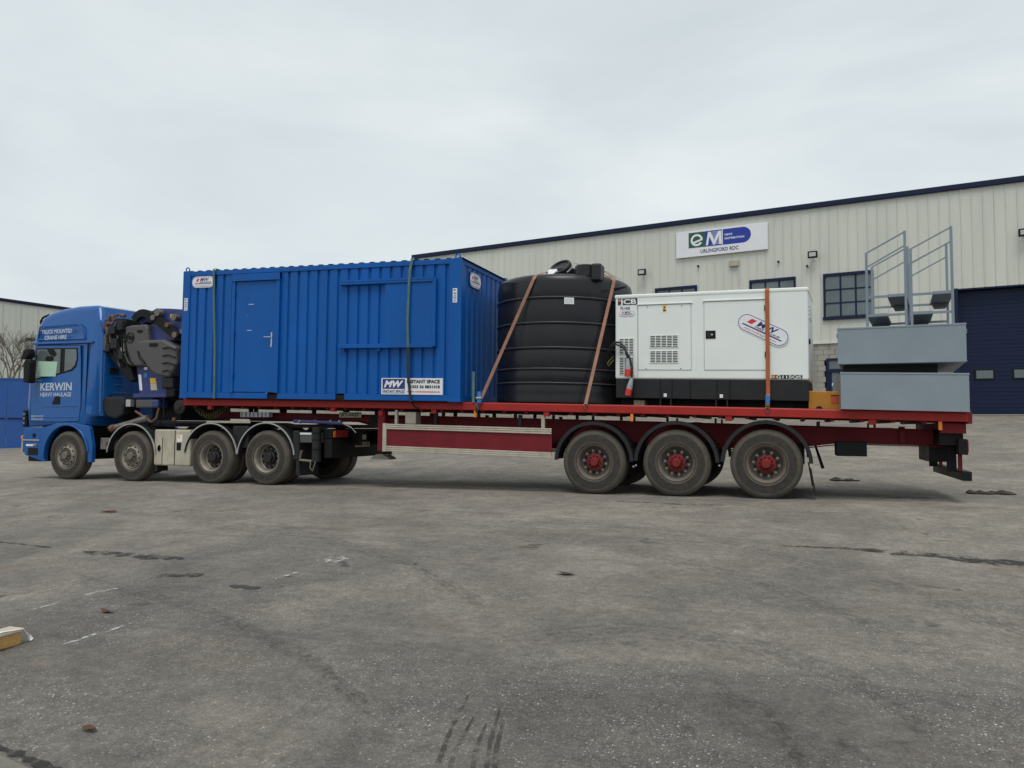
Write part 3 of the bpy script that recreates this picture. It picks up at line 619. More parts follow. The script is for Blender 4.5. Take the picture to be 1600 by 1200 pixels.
B(-5.92, -5.78, -.0, .64, .42, .98).build('guard_panel', BLACK, TK, bevel=.02)
fil = MB().prism([(-11.02, 1.60), (-10.90, 1.66), (-10.42, 1.66), (-10.36, 1.52), (-10.40, 1.26), (-10.62, 1.18), (-10.86, 1.24), (-11.0, 1.42)], .08, .55).build('air_cleaner', BLACK, TK, bevel=.04, seg=3)
MB().tube([(-11.0, .2, 1.62), (-10.8, .15, 1.72), (-10.2, .2, 1.73), (-9.9, .4, 1.70)], .015, 6).build('air_hose', BLK2, TK)
B(-10.33, -10.20, .10, .2, 1.45, 1.60).build('relay_box', ZINC, TK)
MB().tube([(-10.62, .08, .99), (-10.2, .10, 1.08), (-9.75, .15, 1.20)], .065, 10, .075).build('stabiliser_ram', STEELG, TK); MB().tube([(-10.70, .08, .97), (-10.58, .08, 1.0)], .08, 10).build('ram_end', RUST, TK)
MB().tube([(-10.1, .15, 1.35), (-9.8, .12, 1.22), (-9.62, .12, 1.12), (-9.5, .14, 1.2), (-9.45, .15, 1.42)], .025, 6).build('linkage', RUST, TK)
MB().tube([(-9.42, .15, 1.60), (-9.30, .12, 1.62), (-9.27, .12, 1.2), (-9.42, .13, 1.08), (-9.7, .16, 1.02)], .018, 6).build('brake_pipe', BLK2, TK)
B(-10.08, -9.46, .12, .4, 1.42, 1.60).build('valve_block', GREYC, TK, bevel=.03); B(-9.62, -9.44, .11, .4, 1.44, 1.58).build('valve_end', DKBLUE, TK, bevel=.02)
rl = MB().lathe([(.15, .0), (.15, -.03), (.10, -.05), (.07, -.05), (.06, -.07), (0, -.07)], (-8.9, .18, 1.44), 'y', 24).build('hose_reel', BLACK, TK, smooth=35)
B(-9.9, -5.22, .30, 2.2, 1.03, 1.10).build('chassis_deck', BLK2, TK)
B(-9.15, -7.0, .08, .45, 1.10, 1.15).build('side_catwalk', BLK2, TK, bevel=.006); B(-8.1, -7.0, .07, .078, 1.115, 1.15).build('catwalk_trim', ALU, TK)
MB().cyl((-8.98, .1, 1.15), (-8.98, .1, 1.22), .04, n=10).build('filler_cap', RUST, TK)
B(-7.6, -5.6, .75, 1.75, 1.16, 1.235).build('fifth_wheel', BLK2, TK, bevel=.02)
hz = []
for i in range(90): t = i/89; hz.append((-8.55+t*.75, .25+.06*math.cos(i*.9), 1.43-.18*math.sin(math.pi*t)+.06*math.sin(i*.9)))
MB().tube(hz, .007, 5).build('coiled_air_hose', HOSEY, TK)
B(-7.62, -6.90, .5, .62, 1.24, 1.34).build('striped_plate', STK, TK); 
m = MB()
for i in range(7): m.box(-7.58+i*.1, -7.57+i*.1+(.012 if i % 3 else 0), .494, .50, 1.245, 1.335)
m.build('stripe_marks', BLKP, TK)['kind'] = 'stuff'
# tail of the lorry with stabiliser, lamps and plate
B(-5.86, -5.36, .03, .25, .75, .95).build('outrigger_beam', GREYC, TK, bevel=.01); B(-5.86, -5.52, .024, .03, .905, .94).build('outrigger_stripe', STK, TK)
sl = MB().cyl((-5.42, .06, .40), (-5.42, .06, 1.05), .085, n=18).build('stabiliser_leg', BLACK, TK, smooth=40)
for z in (.62, .80, .93): MB().lathe([(.086, 0), (.095, .005), (.095, .02), (.086, .025)], (-5.42, .06, z), 'z', 18).build('leg_band', BLK2, sl)
MB().tube([(-5.50, -.0, .40), (-5.50, -.02, .28), (-5.44, -.02, .22), (-5.38, -.02, .40)], .012, 6).build('leg_chain', STEELG, sl)
MB().tube([(-5.74, .04, .60), (-5.78, .04, .42), (-5.5, .04, .40)], .03, 6).build('leg_hook', STEELG, sl)
B(-5.30, -5.12, .12, 2.40, .46, .82).build('tail_beam', BLK2, TK, bevel=.02); B(-5.34, -5.14, .15, 2.35, .83, 1.02).build('lamp_board', BLK2, TK, bevel=.01)
for y in (.25, 1.85):
    B(-5.139, -5.125, y, y+.42, .86, .99).build('tail_lamp', REDL, TK); B(-5.139, -5.120, y-.06, y-.01, .86, .98).build('indicator_lamp', AMBER, TK)
B(-5.118, -5.105, .92, 1.44, .655, .755).build('number_plate', PLATEY, TK); MB().text('00-KK 1190', .09, facing_x(-5.103, .95, .676), .002, 0, .46).build('plate_print', BLKP, TK)
B(-5.12, -5.10, 1.15, 1.30, .80, .90).build('coupling_socket', ZINC, TK)
npl = B(-5.28, -4.78, .58, .60, 1.24, 1.345).build('number_plate', PLATEY, TK); MB().text('AT-4437', .10, facing(-5.24, .579, 1.26), .003, 0, .42).build('plate_print', BLKP, TK)
bp_ = MB().tube([(-6.05, .2, 1.165), (-5.55, .18, 1.15), (-4.95, .18, 1.13)], .036, 10).build('blue_ram', PIPEB, TK)
for x in (-5.9, -5.55, -5.2, -5.0): MB().cyl((x-.012, .19, 1.155), (x+.012, .19, 1.153), .04, n=10).build('ram_clip', ZINC, bp_)
MB().tube([(-4.95, .18, 1.13), (-4.75, .2, 1.05), (-4.68, .25, .95)], .012, 5).build('ram_hose', ZINC, bp_)

# ------------------------------------------------------------------ loader crane folded behind the cab
CR = thing('loader_crane', 'folded dark blue knuckle crane with grey covers behind the lorry cab', 'crane', (-9.7, .2, 1.2))
B(-10.14, -9.05, .10, 2.40, 1.64, 1.72).build('base_plate', DKBLUE, CR, bevel=.01); B(-10.0, -9.2, .5, 2.0, 1.165, 1.64).build('base_frame', BLK2, CR)
col_ = MB().prism([(-10.22, 2.42), (-10.09, 1.72), (-9.22, 1.72), (-9.48, 2.42)], .22, .95).build('column', DKBLUE, CR, bevel=.012)
for poly, mm in (([(-10.13, 2.14), (-10.05, 2.14), (-10.0, 1.80), (-10.07, 1.80)], STK), ([(-9.80, 2.06), (-9.64, 2.06), (-9.61, 1.95), (-9.78, 1.95)], YELP), ([(-9.78, 1.945), (-9.61, 1.945), (-9.58, 1.80), (-9.76, 1.80)], PLATEY), ([(-9.98, 2.30), (-9.88, 2.30), (-9.88, 2.24), (-9.97, 2.24)], STK)): MB().prism(poly, .212, .219).build('sticker', mm, col_)
MB().cyl((-9.92, .212, 2.12), (-9.92, .219, 2.12), .055, n=18).build('sticker', RATB, col_)
kc = MB().prism([(-10.45, 3.17), (-10.30, 3.20), (-9.86, 3.21), (-9.80, 3.12), (-9.72, 2.6), (-9.72, 2.36), (-9.80, 2.31), (-10.12, 2.31), (-10.24, 2.38), (-10.38, 2.66)], .10, .70).build('knuckle_cover', GREYC, CR, bevel=.045, seg=3)
MB().lathe([(.115, 0), (.115, -.012), (.10, -.012), (.10, 0)], (-10.27, .10, 2.93), 'y', 24).build('emblem_ring', BLK2, kc)
MB().text('PM', .15, facing(-10.37, .092, 2.875), .008, .15, .20).build('emblem_letters', BLK2, kc)
MB().prism(pill(-10.0, 3.06, .16, .06), .092, .11).build('lift_slot', BLK2, kc)
c2 = MB().prism([(-9.96, 2.82), (-9.80, 2.85), (-9.28, 2.85), (-8.90, 2.68), (-8.86, 2.32), (-9.06, 2.05), (-9.40, 2.10), (-9.56, 2.18), (-9.80, 2.40), (-9.93, 2.60)], .0, .62).build('slew_cover', GREYC, CR, bevel=.05, seg=3)
MB().prism(pill(-9.50, 2.74, .24, .075), -.008, .012).build('lift_slot', BLK2, c2)
MB().tube([(-9.93, -.005, 2.62), (-9.87, -.012, 2.48), (-9.72, -.012, 2.36)], .02, 6).build('cover_seam', BLK2, c2)
for k in range(4): MB().tube([(-9.24, -.008, 2.66-.16*k), (-9.08, -.022, 2.68-.16*k), (-8.88, -.010, 2.62-.16*k)], .012, 6).build('cover_rib', BLK2, c2)
B(-9.32, -9.0, .05, .5, 1.82, 2.06).build('lower_housing', BLACK, CR, bevel=.04); B(-9.22, -8.98, .08, .5, 1.64, 1.83).build('swing_drive', BLK2, CR, bevel=.03)
bm = MB().prism([(-9.84, 3.50), (-9.70, 3.56), (-9.3, 3.535), (-8.76, 3.48), (-8.76, 2.84), (-9.80, 2.86)], .22, .66).build('main_boom', DKBLUE, CR, bevel=.015)
MB().prism([(-9.40, 3.30), (-9.34, 3.30), (-8.80, 2.86), (-8.80, 2.80)], .21, .225).build('boom_rib', DKBLUE, bm); B(-9.29, -9.19, .212, .22, 3.33, 3.41).build('sticker', YELP, bm)
def capsule(p, q, r, n=8):
    a = math.atan2(q[1]-p[1], q[0]-p[0]); o = []
    for i in range(n+1): t = a+math.pi/2+math.pi*i/n; o.append((p[0]+r*math.cos(t), p[1]+r*math.sin(t)))
    for i in range(n+1): t = a-math.pi/2+math.pi*i/n; o.append((q[0]+r*math.cos(t), q[1]+r*math.sin(t)))
    return o
MB().prism(capsule((-9.66, 3.36), (-9.05, 2.95), .10), .12, .18).build('link_plate', BLK2, CR, bevel=.01); MB().prism(capsule((-9.66, 3.36), (-9.05, 2.95), .10), .70, .76).build('link_plate', BLK2, CR)
for p, r, mm in (((-9.54, 3.44), .075, STEELG), ((-9.66, 3.34), .06, STEELG), ((-9.05, 2.95), .065, STEELG), ((-9.08, 3.32), .07, STEELG), ((-9.26, 3.17), .055, RUST), ((-8.86, 3.02), .05, STEELG)):
    MB().cyl((p[0], .09, p[1]), (p[0], .78, p[1]), r, n=14).build('pivot_pin', mm, CR, smooth=40)
el = arc(-9.98, 3.18, .36, 150, 15, 12)+arc(-9.98, 3.18, .20, 15, 150, 12)
MB().prism(el, .12, .21).build('elbow_link', BLK2, CR, smooth=40); MB().prism([(x, z) for x, z in el], .74, .84).build('elbow_link', BLK2, CR, smooth=40)
MB().prism([(-10.24, 3.52), (-10.0, 3.55), (-9.92, 3.30), (-10.14, 3.22)], .24, .62).build('elbow_block', DKBLUE, CR, bevel=.02)
# folded tip with winch, hoses and hook
tp = MB().prism([(-10.74, 3.38), (-10.46, 3.36), (-10.40, 2.62), (-10.18, 2.02), (-10.30, 1.98), (-10.90, 2.52), (-11.06, 2.62), (-11.02, 2.96), (-10.86, 3.0)], .14, .62).build('boom_tip', BLK2, CR, bevel=.02)
MB().prism([(-11.08, 2.98), (-10.92, 2.98), (-10.90, 2.66), (-11.06, 2.66)], .04, .24).build('winch_motor', GREYC, tp, bevel=.02)
for (x0, x1, z0, z1) in ((-10.86, -10.66, 3.02, 3.20), (-10.78, -10.58, 2.70, 2.92), (-10.60, -10.44, 3.10, 3.30), (-10.92, -10.80, 2.64, 2.80), (-10.54, -10.40, 2.46, 2.64)): B(x0, x1, .03, .14, z0, z1).build('valve_block', BLACK, tp, bevel=.015)
random.seed(11)
for k in range(11):
    x = -10.9+.05*k; pts = [(x, .10+.02*(k % 3), 3.15-.03*k), (x+.08+random.uniform(-.05, .05), .05+random.uniform(0, .06), 2.85-.03*k), (x+.22, .07+random.uniform(0, .05), 2.55-.02*k), (x+.34+random.uniform(-.05, .05), .12, 2.32)]
    MB().tube(pts, .014+.006*(k % 2), 6).build('hydraulic_hose', BLK2 if k % 4 else STEELG, tp)
MB().tube([(-10.55, .12, 2.72), (-10.48, .10, 2.62), (-10.40, .12, 2.68), (-10.42, .14, 2.80)], .012, 5).build('hose_clip', ZINC, tp)
hk = MB(); pts = []
for i in range(13): t = math.radians(80-i*22); pts.append((-11.0+.10*math.cos(t), .08, 3.08+.10*math.sin(t)))
MB().tube([(-10.92, .08, 3.28), (-10.95, .08, 3.22)]+pts, .052, 8, .022).build('load_hook', RUST, CR, smooth=60)
pts = [(-10.91+.075*math.cos(2*math.pi*i/14), .16, 3.34+.10*math.sin(2*math.pi*i/14)) for i in range(15)]; MB().tube(pts, .026, 8).build('hook_swivel', RUST, CR, smooth=60)
MB().cyl((-11.10, .2, 3.36), (-10.80, .2, 3.36), .03, n=10).build('hook_pin', RUST, CR); MB().tube([(-10.86, .16, 3.42), (-10.7, .18, 3.47), (-10.58, .2, 3.42)], .025, 8).build('hook_latch', RUST, CR)
MB().tube([(-10.62, .15, 3.44), (-10.50, .15, 3.42)], .04, 8).build('latch_knob', GREYC, CR)

# ------------------------------------------------------------------ blue site cabin
CL, CH = 6.32, 2.62
def cw(v): return (v[0], v[1], v[2]+v[0]*(-.0165+(-.0267+.0165)*v[2]/CH))
SC = thing('site_cabin', 'blue corrugated steel site cabin with door and shuttered window on the trailer', 'cabin', (-8.70, -.06, 1.615), local=True)
KS = .9925
def ks(p): return tuple(EYE+(Vector(p)-EYE)*KS)
SC.location = ks((-8.70, -.06, 1.615)); SC.scale = (KS, KS, KS)
def cx_(X): return X+8.70
def corr(x0, x1, pitch, depth, fn, z0, z1, flat=.66):
    m = MB(cw); pts = []; x = x0
    while x < x1-1e-4:
        for f, d in ((0, 0), (flat, 0), (flat+.08, depth), (.92, depth)):
            xx = x+f*pitch
            if xx < x1: pts.append((xx, d))
        x += pitch
    pts.append((x1, 0)); n = len(pts)
    vs = [fn(p[0], p[1], z0) for p in pts]+[fn(p[0], p[1], (z0+z1)/2) for p in pts]+[fn(p[0], p[1], z1) for p in pts]
    fs = [(i, i+1, n+i+1, n+i) for i in range(n-1)]+[(n+i, n+i+1, 2*n+i+1, 2*n+i) for i in range(n-1)]
    return m.add(vs, fs)
corr(.19, CL-.24, .226, .034, lambda a, d, z: (a, .022+d, z), .13, CH-.10).build('side_wall', BLUE, SC)
corr(.19, CL-.24, .226, .034, lambda a, d, z: (CL-a, 2.44-.022-d, z), .13, CH-.10).build('side_wall', BLUE, SC)
corr(.10, 2.34, .226, .034, lambda a, d, z: (CL-.02-d, a, z), .13, CH-.10).build('end_wall', BLUE, SC)
corr(.10, 2.34, .226, .034, lambda a, d, z: (.02+d, 2.44-a, z), .13, CH-.10).build('end_wall', BLUE, SC)
for x0, x1, y0, y1 in ((0, .19, 0, .12), (CL-.24, CL, 0, .12), (0, .19, 2.32, 2.44), (CL-.24, CL, 2.32, 2.44)):
    p = B(x0, x1, y0, y1, 0, CH-.004, cw).build('corner_post', BLUE, SC, bevel=.008)
    B(x0-.004, x1+.006, y0-.006, y1+.006, -.002, .05, cw).build('corner_foot', BLUE, p, bevel=.004)
for y0, y1 in ((.004, .09), (2.35, 2.436)):
    segs = [(.19, 1.37), (2.42, 3.75), (3.95, CL-.24)] if y0 < 1 else [(.19, CL-.24)]
    for a_, b2 in segs: MB(cw).box(a_, b2, y0, y1, .012, .125, 8).build('bottom_rail', BLUE, SC, bevel=.005)
    MB(cw).box(.19, CL-.24, y0, y1, CH-.105, CH-.012, 12).build('top_rail', BLUE, SC, bevel=.006)
for x0, x1 in ((0.004, .09), (CL-.09, CL-.004)):
    B(x0, x1, .12, 2.32, .012, .125, cw).build('bottom_rail', BLUE, SC, bevel=.005); B(x0, x1, .12, 2.32, CH-.105, CH-.012, cw).build('top_rail', BLUE, SC, bevel=.006)
B(2.195, 2.42, .03, .5, .012, .10, cw).build('fork_pocket', BLK2, SC); B(3.75, 3.95, .03, .5, .012, .10, cw).build('fork_pocket', BLK2, SC)
MB(cw).box(.02, CL-.02, .02, 2.42, .0, .012, 4).build('floor', BLK2, SC)
rf = MB(cw); xx = .05; pts = []
while xx < CL-.1: pts += [(xx, 0), (xx+.07, 0), (xx+.10, .018), (xx+.18, .018), (xx+.21, 0)]; xx += .226
n = len(pts); rf.add([(p[0], y, CH-.012+p[1]) for y in (.015, 1.22, 2.425) for p in pts], [(j*n+i, j*n+i+1, (j+1)*n+i+1, (j+1)*n+i) for j in range(2) for i in range(n-1)]).build('roof', BLUE, SC)
# door
fr = MB(cw)
fr.box(1.30, 1.38, -.035, .03, .125, 2.50); fr.box(2.37, 2.455, -.035, .03, .125, 2.50); fr.box(1.30, 2.455, -.04, .03, 2.36, 2.50); fr.build('door_frame', BLUE, SC, bevel=.006)
B(1.26, 2.48, -.055, -.036, 2.355, 2.385, cw).build('drip_strip', BLUE, SC)
dl = B(1.385, 2.365, -.010, .02, .14, 2.352, cw).build('door', BLUE, SC, bevel=.006)
B(1.37, 2.195, -.004, .09, .012, .125, cw).build('door_sill', BLUE, SC, bevel=.004)
B(2.262, 2.292, -.020, -.010, 1.02, 1.32, cw).build('handle_plate', CHROME, dl, bevel=.004); MB(cw).tube([(2.275, -.02, 1.22), (2.275, -.06, 1.22), (2.13, -.06, 1.225)], .009, 8).build('door_handle', CHROME, dl, smooth=50)
MB(cw).cyl((2.275, -.03, 1.05), (2.275, -.02, 1.05), .016, n=10).build('lock', CHROME, dl)
for z in (.45, 1.3, 2.1): MB(cw).cyl((1.375, -.04, z-.05), (1.375, -.04, z+.05), .014, n=8).build('door_hinge', BLUE, dl)
for z, x0, x1 in ((1.88, 1.70, 1.83), (1.66, 1.66, 1.67), (1.36, 1.68, 1.79)): B(x0, x1, -.0115, -.010, z, z+.012, cw).build('tape_mark', GREYP, dl)
# sliding shutter
sh_ = B(4.80, 5.77, -.035, -.008, 1.06, 2.19, cw).build('window_shutter', BLUE, SC, bevel=.005)
for z0, z1, nm in ((2.19, 2.275, 'shutter_rail'), (.985, 1.06, 'shutter_rail')):
    B(3.83, 5.80, -.06, .022, z0, z1, cw).build(nm, BLUE, sh_, bevel=.008); B(3.83, 5.80, -.066, -.06, z0+.05 if z0 > 2 else z0, z1 if z0 > 2 else z0+.03, cw).build('rail_lip', BLUE, sh_)
B(5.77, 5.84, -.05, .022, 1.0, 2.26, cw).build('shutter_stop', BLUE, sh_, bevel=.006)
for x in (3.90, 4.66): B(x, x+.05, -.03, .02, .93, .985, cw).build('rail_stay', BLUE, sh_)
def logo(parent, fn, w, h, warp, big=False):                 # white pill badge with navy outline and red flash
    def pr(poly, d0, d1, nm, mm):
        m = MB(warp); n = len(poly); m.add([fn(p[0], p[1], d0) for p in poly]+[fn(p[0], p[1], d1) for p in poly], [tuple(range(n, 2*n))]+[(i, (i+1) % n, n+(i+1) % n, n+i) for i in range(n)]); return m.build(nm, mm, parent)
    pr(pill(0, 0, w, h), 0, .002, 'logo_badge', STK); pr(pill(0, 0, w*.97, h*.90), .002, .0028, 'badge_outline', NAVYP); pr(pill(0, 0, w*.945, h*.83), .0028, .0036, 'badge_field', STK)
    pr([(-w*.33, h*.02), (-w*.23, h*.02), (-w*.17, h*.30), (-w*.27, h*.30)], .0036, .0042, 'red_flash', REDP)
    pr([(-w*.40, -h*.17), (w*.38, -h*.17), (w*.40, -h*.10), (-w*.38, -h*.10)], .0036, .0042, 'badge_line', NAVYP)
    MB(warp).text('MW', h*.42, lambda a, b, d: fn(-w*.14+a, h*.06+b, .0048), h*.012, .25, w*.40).build('badge_letters', NAVYP, parent)
    MB(warp).text('HIRE GROUP', h*.14, lambda a, b, d: fn(-w*.16+a, -h*.07+b, .0050), h*.003, .2, w*.50).build('badge_letters', NAVYP, parent)
    MB(warp).text('www.mwhiregroup.com', h*.15, lambda a, b, d: fn(-w*.33+a, -h*.33+b, .0048), 0, .2, w*.64).build('badge_letters', REDP, parent)
bd = B(.225, .815, .014, .0215, 2.26, 2.50, cw).build('badge_backing', BLUE, SC)
logo(SC, lambda a, b, d: (.52+a, .013-d, 2.385+b), .58, .235, cw)
B(CL-.002, CL+.004, .36, .84, 2.16, 2.44, cw).build('badge_backing', BLUE, SC)
logo(SC, lambda a, b, d: (CL+.005+d, .60+a, 2.30+b), .50, .27, cw)
for x in (.055, CL-.165):
    B(x, x+.085, -.003, .001, 1.80, 2.06, cw).build('number_label', STK, SC)
    MB(cw).text('P 21211', .07, lambda a, b, d: (x+.065-b-.0, -.004, 2.04-a), .002, 0, .22).build('label_print', BLKP, SC)
# company board
bo = B(4.745, 5.98, -.008, .020, .125, .425, cw).build('company_board', STK, SC)
B(4.775, 5.225, -.0095, -.0085, .225, .405, cw).build('logo_block', NAVYP, bo); ring_prism(MB(cw), [(4.77, .145), (5.23, .145), (5.23, .41), (4.77, .41)], .008, -.0105, -.0098).build('logo_border', NAVYP, bo)
MB(cw).text('MW', .16, facing(4.80, -.011, .262), .008, .3, .40).build('board_letters', STK, bo)
MB(cw).text('INSTANT SPACE', .06, facing(4.79, -.011, .163), .002, 0, .42).build('board_letters', NAVYP, bo)
MB(cw).text('INSTANT SPACE', .085, facing(5.27, -.011, .335), .004, 0, .66).build('board_letters', BLKP, bo)
MB(cw).text('+353 56 8831418', .07, facing(5.33, -.011, .245), .003, 0, .60).build('board_letters', BLKP, bo)
MB(cw).text('www.mwinstantspace.ie', .05, facing(5.27, -.011, .165), .001, 0, .66).build('board_letters', REDP, bo)
for x, y in ((.06, .06), (CL-.10, .06), (.06, 2.38), (CL-.10, 2.38)):
    m = MB(cw); m.tube([(x+.0+.045*math.cos(2*math.pi*i/14), y, CH+.04+.045*math.sin(2*math.pi*i/14)) for i in range(15)], .012, 6); m.box(x-.06, x+.06, y-.04, y+.04, CH-.006, CH+.006); m.build('lifting_eye', BLUE, SC, smooth=50)
# straps over the cabin
def strap(name, label, segs, group='ratchet straps over the load', hook=None, ratchet=None, near=False):
    if near: segs = [(a_, [ks(p) for p in b_], c_, d_) for a_, b_, c_, d_ in segs]
    t = thing(name, label, 'strap', segs[0][1][0], group=group); 
    for mm, pts, w, wd in segs: MB().ribbon(pts, w, .005, wd).build('webbing', mm, t)
    if ratchet:
        p, mm, vert = ratchet; p = Vector(p)
        r = MB(); r.box(p.x-.035, p.x+.035, p.y-.045, p.y-.005, p.z-.11, p.z+.09); r.build('ratchet', mm, t, bevel=.008)
        MB().cyl((p.x-.05, p.y-.04, p.z-.02), (p.x+.05, p.y-.04, p.z-.02), .022, n=10).build('ratchet_drum', ZINC, t)
    if hook:
        p = Vector(hook); MB().tube([p+Vector((-.035, 0, .05)), p+Vector((.035, 0, .05)), p+Vector((0, -.005, -.03)), p+Vector((-.035, 0, .05))], .009, 6).build('hook', STEELG, t)
    return t
strap('lashing_strap', 'green lashing strap beside the cabin door', [(STRG, [(-7.78, -.085, 1.60), (-7.80, -.088, 2.6), (-7.86, -.086, 3.6), (-7.885, -.085, 4.215), (-7.885, -.055, 4.24), (-7.885, .3, 4.242), (-7.885, 2.1, 4.242), (-7.885, 2.42, 4.235), (-7.8, 2.45, 1.6)], .05, (1, 0, 0))], near=True)
t = strap('lashing_strap', 'green lashing strap crossing the shuttered window of the cabin', [(STRG, [(-3.385, -.135, 2.5), (-3.40, -.14, 3.0), (-3.375, -.135, 3.86), (-3.35, -.09, 4.115), (-3.345, -.05, 4.13), (-3.345, .3, 4.135), (-3.345, 2.1, 4.135), (-3.345, 2.42, 4.12), (-3.345, 2.47, 1.5)], .05, (1, 0, 0))], near=True)
MB().ribbon([ks(p) for p in ((-3.385, -.135, 2.5), (-3.38, -.12, 2.0), (-3.35, -.085, 1.60), (-3.34, -.08, 1.52))], .05, .006, (1, 0, 0)).build('webbing_end', STRK, t); MB().tube([ks((-3.34, -.075, 1.53)), (-3.28, -.03, 1.42), (-3.2, -.02, 1.40)], .012, 5).build('hook', BLK2, t)
t = strap('lashing_strap', 'green strap hanging between the cabin end and the tank', [(STRG, [(-2.15, -.01, 1.50), (-2.17, .03, 1.75), (-2.2, .10, 2.05)], .05, (1, 0, 0))])

# ------------------------------------------------------------------ black tank
TX, TY, TZ = -.88, 1.25, zd(-.88)+.004
TN = thing('water_tank', 'tall round black plastic water tank strapped to the trailer', 'tank', (TX, TY, TZ))
prof = [(0, .0), (1.20, .0), (1.235, .02), (1.238, .08)]
rings = [.345, .585, .945, 1.37, 1.80]
zz = .08
for r in rings+[2.12]:
    h = r-zz
    for f in (.15, .4, .65, .9): prof.append((1.226+.012*math.sin(math.pi*f), zz+h*f))
    if r < 2.1: prof += [(1.228, r-.03), (1.246, r-.018), (1.250, r), (1.246, r+.014), (1.226, r+.026)]; zz = r+.026
prof += [(1.228, 2.10), (1.215, 2.15), (1.185, 2.19), (1.14, 2.215), (1.0, 2.24), (.6, 2.33), (.3, 2.38), (0, 2.39)]
def tw_(v): return (v[0], v[1], v[2]-.0215*(v[0]-TX))
m = MB(tw_); m.lathe(prof, (TX, TY, TZ), 'z', 96); m.build('tank_body', TANKM, TN, smooth=28)
RGLINT = mat('ring_edge_highlight', (.085, .085, .09), .5, var=.3, scale=4)  # paler grey strips: the highlight along the ring tops, put into the colour
for r in rings: MB(tw_).lathe([(1.2485, r+.002), (1.2525, r+.006), (1.2495, r+.013)], (TX, TY, TZ), 'z', 96).build('ring_glint_strip', RGLINT, TN, smooth=60)
MB(tw_).lathe([(.0, 2.40), (.17, 2.40), (.19, 2.385), (.195, 2.20)], (TX+.62, TY-.78, TZ), 'z', 28).build('turret', TANKM, TN, smooth=35)
B(TX+.76, TX+.93, TY-.98, TY-.70, TZ+2.10, TZ+2.40, tw_).build('turret_block', TANKM, TN, bevel=.03)
MB(tw_).lathe([(.0, 2.43), (.26, 2.42), (.30, 2.39), (.30, 2.22)], (TX+.12, TY-.45, TZ), 'z', 36).build('manway_neck', TANKM, TN, smooth=35)
R3 = Matrix.Rotation(math.radians(44), 3, 'X') @ Matrix.Rotation(math.radians(-13), 3, 'Y')
def tilt(c, R_): return lambda v: tuple(Vector(c)+R_ @ (Vector(v)-Vector(c)))
lc = (TX+.12, TY-.66, TZ+2.40)
ld = MB(tilt(lc, R3)).lathe([(0, .02), (.16, .02), (.17, .045), (.20, .045), (.21, .03), (.21, -.02), (.195, -.03), (0, -.03)], lc, 'z', 36).build('manway_lid', TANKM, TN, smooth=35)
MB(tilt(lc, R3)).lathe([(0, .0), (.10, .0), (.115, .012), (.11, .055), (.0, .06)], (lc[0]-.13, lc[1]-.12, lc[2]), 'z', 20).build('lid_cap', STK, ld, smooth=40)
MB(tilt(lc, R3)).tube([(lc[0]+.205*math.cos(a/10), lc[1]+.205*math.sin(a/10), lc[2]-.03) for a in range(-8, 15)], .018, 6).build('lid_seal', ZINC, ld)
MB(tw_).lathe([(0, 2.24), (.09, 2.24), (.10, 2.22), (.10, 2.1)], (TX-.62, TY-.70, TZ), 'z', 20).build('tank_bung', TANKM, TN, smooth=40)
MB(tw_).cyl((TX+1.12, TY-.75, TZ+1.98), (TX+1.34, TY-.92, TZ+1.98), .03, n=12).build('outlet_stub', TANKM, TN)
def on_tank(px, z, r=1.236):                       # label placed on the barrel, flat enough for its size
    return px
m = MB(); 
for i in range(5):
    t = math.radians(-72+i*1.6); 
    pass
a0, a1 = math.radians(-73.5), math.radians(-66)
lb = MB(tw_); q = [(TX+1.252*math.cos(a0+(a1-a0)*i/4), TY+1.252*math.sin(a0+(a1-a0)*i/4)) for i in range(5)]
lb.add([(x, y, TZ+1.68) for x, y in q]+[(x, y, TZ+1.79) for x, y in q], [(i, i+1, 6+i, 5+i) for i in range(4)]); lb.build('tank_label', STK, TN)
for k in range(3):
    lb = MB(tw_); q = [(TX+1.2545*math.cos(a0+(a1-a0)*(.1+.8*i/4)), TY+1.2545*math.sin(a0+(a1-a0)*(.1+.8*i/4))) for i in range(5)]; z0 = TZ+1.70+k*.028
    lb.add([(x, y, z0) for x, y in q]+[(x, y, z0+.008) for x, y in q], [(i, i+1, 6+i, 5+i) for i in range(4)]); lb.build('label_print', GREYP, TN)
def rim(deg, r=1.19, z=2.19): return (TX+r*math.cos(math.radians(deg)), TY+r*math.sin(math.radians(deg)), TZ+z)
def tstrap(label, deg, foot, m_, ratch=None):
    top = Vector(rim(deg, 1.17, 2.205)); sh2 = Vector(rim(deg, 1.264, 2.12)); f = Vector(foot)
    pts = [Vector((TX+.05, TY-.35, TZ+2.46)), Vector(rim(deg, .75, 2.34)), top, sh2]
    for k in range(1, 9):
        q = sh2.lerp(f, k/8); v = Vector((q.x-TX, q.y-TY)); v = v*(max(v.length, 1.264)/v.length) if k < 8 else v; pts.append(Vector((TX+v.x, TY+v.y, q.z)))
    return strap('ratchet_strap', label, [(m_, pts, .055, (1, .15, 0))], hook=(f.x, f.y-.005, f.z-.05), ratchet=ratch)
t = tstrap('faded orange strap slanting down the tank towards the blue cabin', -98, (-2.04, -.03, 1.47), STRP, ((-2.02, -.02, 1.60), RATB, 1))
MB().ribbon([(-2.05, -.03, 1.5), (-2.07, -.035, 1.42), (-2.08, -.03, 1.33)], .05, .006).build('webbing_tail', STRK, t)
tstrap('faded orange strap slanting down the tank beside the white generator', -31, (-.13, -.02, 1.47), STRP)
rp = thing('tank_lashing', 'bundle of slack lashing straps lying on the tank top', 'strap', (TX+.75, TY-.4, TZ+2.25))
random.seed(5)
